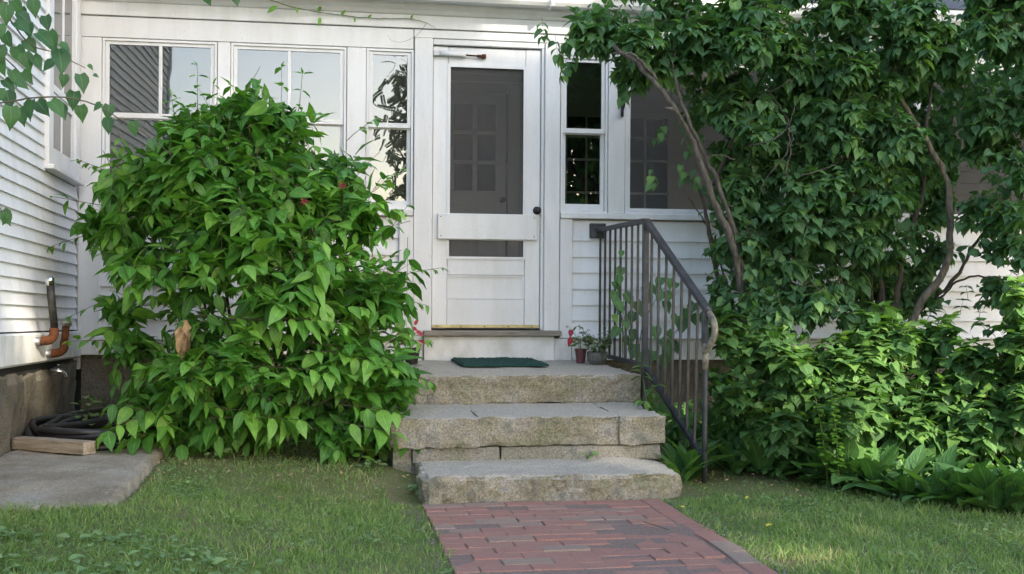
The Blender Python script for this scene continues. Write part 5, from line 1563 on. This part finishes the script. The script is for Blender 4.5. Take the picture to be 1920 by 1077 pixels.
for i in range(1100):
    x, y = random.uniform(-1.55, -0.05), random.uniform(-4.9, -3.62)
    if y > -3.75 - 0.35 * (x + 1.3) + 0.25 * noise.noise(Vector((x * 4, y * 4, 0))): continue
    if noise.noise(Vector((x * 3, y * 3, 5))) < -0.15: continue
    a = random.uniform(0, 6.28)
    L.add(on_ground(x, y) + UP * random.uniform(0.0, 0.035), (math.cos(a), math.sin(a), random.uniform(0.1, 0.6)), UP + rv(0.35), random.uniform(0.03, 0.06), 0.9, random.gauss(0.5, 0.22))
M_, T_ = L.arrays()
wd = link('broadleaf_weeds', batch_mesh('broadleaf_weeds', *leaf_shape('ovate', 0.3, 0.3, 0.04), M_, T_), 'weed_leaf')
tag(wd, 'patch of pale broadleaf weeds in the lawn at the lower left', 'weeds', None, 'stuff')

# --- grass
def grass_density(x, y):
    e_ = 0.07 * noise.noise(Vector((y * 5, x * 2, 3))) + 0.03 * noise.noise(Vector((y * 17, x * 2, 3)))
    if 0.515 + e_ < x < 1.735 + e_ and y < -2.45: 
        return 0
    if x < -0.80 and -3.33 < y: return 0
    if 0.34 < x < 2.02 and y > -2.60: return 0
    if x > 2.0 and y > -1.98 - 1.5 * (x - 2.415): return 0.0
    n = noise.noise(Vector((x * 1.8, y * 1.8, 0))) * 0.35 + noise.noise(Vector((x * 6, y * 6, 4))) * 0.3
    d = 1 - (sstep(-2.75, -1.95, y + 0.7 * n) * 0.72 if x < 1 else sstep(-2.75, -2.1, y + 0.6 * n) * 0.6)
    edge = min(abs(x - 0.47), abs(x - 1.80))
    d *= 0.45 + 0.55 * sstep(0.0, 0.15, edge)
    return max(0, min(1, d * (0.85 + n)))
P, A, S_, W_, T_ = [], [], [], [], []
cnt = 0
for i in range(190000):
    y = random.uniform(-5.0, -1.2)
    x = random.uniform(-1.7 + 0.0 * y, 4.2)
    if random.random() > grass_density(x, y): continue
    P.append((x, y, gz(x, y) - 0.003))
    n = noise.noise(Vector((x * 1.1, y * 1.1, 9)))
    A.append((random.gauss(0, 0.55), random.gauss(0, 0.55), 1.0))
    S_.append(random.uniform(0.018, 0.042) * (1 + 0.5 * n + 0.8 * max(0, noise.noise(Vector((x * 7, y * 7, 6))))))
    W_.append(random.uniform(1.1, 2.2))
    n2 = noise.noise(Vector((x * 3.1, y * 4.1, 2)))
    T_.append(0.30 + 0.25 * n + (0.9 * (n2 - 0.2) if n2 > 0.2 else 0) + random.gauss(0, 0.16) + (0.45 if random.random() < 0.10 else 0))
P, A = np.array(P), np.array(A)
nr = rng.normal(size=P.shape); nr[:, 2] *= 0.3
M_ = frames(P, A, nr, np.array(S_), np.array(W_))
gr = link('grass', batch_mesh('grass', *leaf_shape('blade', 0.45, 0.1), M_, np.clip(np.array(T_), 0, 1)), 'grass_blade')
tag(gr, 'short patchy lawn grass', 'grass', None, 'stuff')

# --- litter, moss and bits on the bare strip in front of the bush and border
for nm, mt, cnt_, sz, lab in (('leaf_litter', 'dead_leaf', 700, (0.006, 0.024), 'brown leaf litter strewn over the bare soil by the bush'), ('moss', 'leaf_lime', 0, (0.01, 0.02), ''), ('seedlings', 'weed_leaf', 900, (0.008, 0.022), 'tiny green seedlings sprinkled over the bare soil')):
    if not cnt_: continue
    L = Leaves()
    while len(L.p) < cnt_:
        x, y = random.uniform(-0.95, 0.48), random.uniform(-2.75, -1.5)
        if random.random() < 0.25:
            x, y = random.uniform(1.95, 2.9), random.uniform(-2.9, -1.9)
        if noise.noise(Vector((x * 3, y * 3, 11))) < random.uniform(-0.4, 0.3): continue
        a = random.uniform(0, 6.28)
        L.add((x, y, gz(x, y) + random.uniform(0.002, 0.012)), (math.cos(a), math.sin(a), random.uniform(-0.1, 0.5)), UP + rv(0.4), random.uniform(*sz), random.uniform(0.6, 1.3), random.gauss(0.5, 0.3))
    M_, T_ = L.arrays()
    tag(link(nm, batch_mesh(nm, *leaf_shape('oval', 0.2, 0.3), M_, T_), mt), lab, 'litter' if nm == 'leaf_litter' else 'seedlings', None, 'stuff')

L = Leaves()
while len(L.p) < 1700:
    x, y = random.uniform(-1.4, 3.6), random.uniform(-4.6, -2.3)
    if grass_density(x, y) < 0.3 or noise.noise(Vector((x * 2.3, y * 2.3, 21))) < 0.18: continue
    a = random.uniform(0, 6.28)
    L.add((x, y, gz(x, y) + random.uniform(0.012, 0.03)), (math.cos(a), math.sin(a), 0.15), UP + rv(0.3), random.uniform(0.012, 0.024), 1.5, random.gauss(0.45, 0.2))
M_, T_ = L.arrays()
tag(link('clover', batch_mesh('clover', *leaf_shape('oval', 0.2, 0.2), M_, T_), 'weed_leaf'), 'patches of small clover leaves in the lawn', 'clover', None, 'stuff')

# --- grit along the edges of the path, a few fallen leaves and a twig
gb, gf_ = [], []
mbp = MB()
for i in range(260):
    if random.random() < 0.7:
        y = random.uniform(-4.3, -2.6); x = 1.77 + abs(random.gauss(0, 0.05))
    else:
        y = random.uniform(-4.3, -2.6); x = 0.495 - abs(random.gauss(0, 0.03))
    s = random.uniform(0.003, 0.008)
    z = gz(x, y) + s * 0.3
    r = [Vector((random.uniform(.7, 1.2), random.uniform(.7, 1.2), random.uniform(.5, .9))) * s for _ in range(1)][0]
    mbp.add([(x + r.x, y, z), (x - r.x, y, z), (x, y + r.y, z), (x, y - r.y, z), (x, y, z + r.z), (x, y, z - r.z)],
            [(0, 2, 4), (2, 1, 4), (1, 3, 4), (3, 0, 4), (2, 0, 5), (1, 2, 5), (3, 1, 5), (0, 3, 5)])
tag(mbp.build('grit', 'granite_grey'), 'pale grit scattered along the edges of the brick path', 'grit', None, 'stuff')
def fallen(label, x, y, s, z=None):
    L = Leaves()
    p = on_ground(x, y) + UP * 0.022 if z is None else Vector((x, y, z))
    L.add((0, 0, 0), (random.gauss(0, 1), random.gauss(0, 1), 0), (0, -0.2, 1), s, 1.0, 0.5)
    M_, T_ = L.arrays()
    o = link('fallen_leaf', batch_mesh('fallen_leaf', *leaf_shape('oval', 0.2, 0.3), M_, T_), 'yellow_leaf')
    o.location = p
    tag(o, label, 'leaf', 'fallen leaves')
fallen('yellow fallen leaf against the right end of the lowest step', *(1.750, -2.475), 0.035)
fallen('yellow fallen leaf on the grit beside the path corner', *(1.767, -2.878), 0.028)
fallen('yellow fallen leaf on the grass below the rail post', *(2.170, -2.762), 0.03)
fallen('yellow fallen leaf in the lawn left of the path', *(-0.000, -2.705), 0.03)
fallen('yellow fallen leaf on the grass at the right edge of the path', *(2.029, -3.417), 0.035)
tg = MB().tube(smooth_path([(1.480, -3.229, 0.012), (1.509, -3.340, 0.014), (1.547, -3.429, 0.012)], 4, 0.001), 0.0025, 5).build('dry_twig', 'brown_twig')
tag(tg, 'thin dry twig lying on the red bricks', 'twig')

# ------------------------------------------------------------------ shade tree behind the viewer: shades the front and shows in the panes
st = empty('shade_tree', (13.5, -28.0, 0.0))
tag(st, 'tall shade tree with feathery leaves standing behind the viewer', 'tree')
limb('trunk', 'bark', st, [(13.5, -28.0, -0.1), (13.6, -28.0, 4.5), (13.4, -27.9, 9.5), (13.8, -28, 16)], 0.5, 0.2, 10, 0.01)
for i in range(10):
    a = i * 0.7
    limb('limb', 'bark', st, [(13.5, -28.0, 3.8 + i * 0.7), (13.5 + 3 * math.cos(a), -28 + 1.2 * math.sin(a), 5.8 + i * 0.8), (13.5 + 6.5 * math.cos(a), -28 + 2.2 * math.sin(a), 6.5 + i * 0.9)], 0.16, 0.05, 6, 0.01)
# feathery compound leaf: rachis with leaflets
fv, ff, fu = [], [], []
for k in range(8):
    t = 0.15 + 0.8 * k / 7
    for sg in (-1, 1):
        b = len(fv)
        c = np.array([0, t, -0.25 * t * t]); ax = np.array([sg * 0.9, 0.45, -0.35]) * 0.26 * (1.1 - 0.5 * t); wdt = np.array([0.045, -0.09 * sg, 0]) 
        fv += [c, c + ax * 0.5 + wdt, c + ax, c + ax * 0.5 - wdt]
        ff.append((b, b + 1, b + 2, b + 3)); fu += [(0, 0), (1, .5), (0, 1), (-1, .5)]
fv, fu = np.array(fv), np.array(fu, float)
gaps = [(3.23, -2.32, 0.80, 0.75), (3.36, -2.54, 0.69, 0.75), (3.68, -2.69, 0.93, 0.75), (3.51, -2.77, 0.60, 0.70), (1.69, -2.27, 0.30, 0.36), (1.94, -3.83, 0.07, 0.36), (3.02, -3.70, 0.01, 0.38), (-1.60, -1.53, 1.05, 0.32), (-1.60, -1.53, 0.74, 0.30), (0.36, -1.44, 1.46, 0.40), (2.99, -0.05, 3.16, 0.50), (1.49, -0.21, 3.22, 0.40), (2.92, -2.16, 0.73, 0.45)]  # holes cut in the unseen crown along sun rays to place sun patches
Lx = Leaves()
crown = [(15.0, -27.0, 14.4, 8.6, 3.0, 5.6), (9.5, -27.6, 7.0, 7.0, 2.0, 4.6), (19.0, -27.0, 9.5, 5.0, 2.6, 4.5), (5.7, -27.4, 6.0, 4.0, 1.5, 4.4), (20.8, -27.0, 17.2, 4.2, 2.4, 4.2)]
wts = [0.55, 0.15, 0.06, 0.10, 0.14]
NF = 54000
for i in range(NF):
    l = crown[rng.choice(5, p=wts)]
    d = Vector(rng.normal(size=3)).normalized() * (random.random() ** 0.4)
    p = Vector((l[0] + d.x * l[3], l[1] + d.y * l[4], l[2] + d.z * l[5]))
    skip = False
    for gx_, gy_, gz_, gr_ in gaps:
        q = p - Vector((gx_, gy_, gz_))
        if (q - SUN * q.dot(SUN)).length < gr_:
            skip = True
            break
    if skip: continue
    Lx.add(p, rv(1) + Vector((0, 0, -0.5)), rv(1) + UP * 0.6, random.uniform(0.32, 0.5), 1.0, random.gauss(0.5, 0.2))
M_, T_ = Lx.arrays()
o = link('crown', batch_mesh('crown', fv, ff, fu, M_, T_), 'leaf_shade_tree', st)
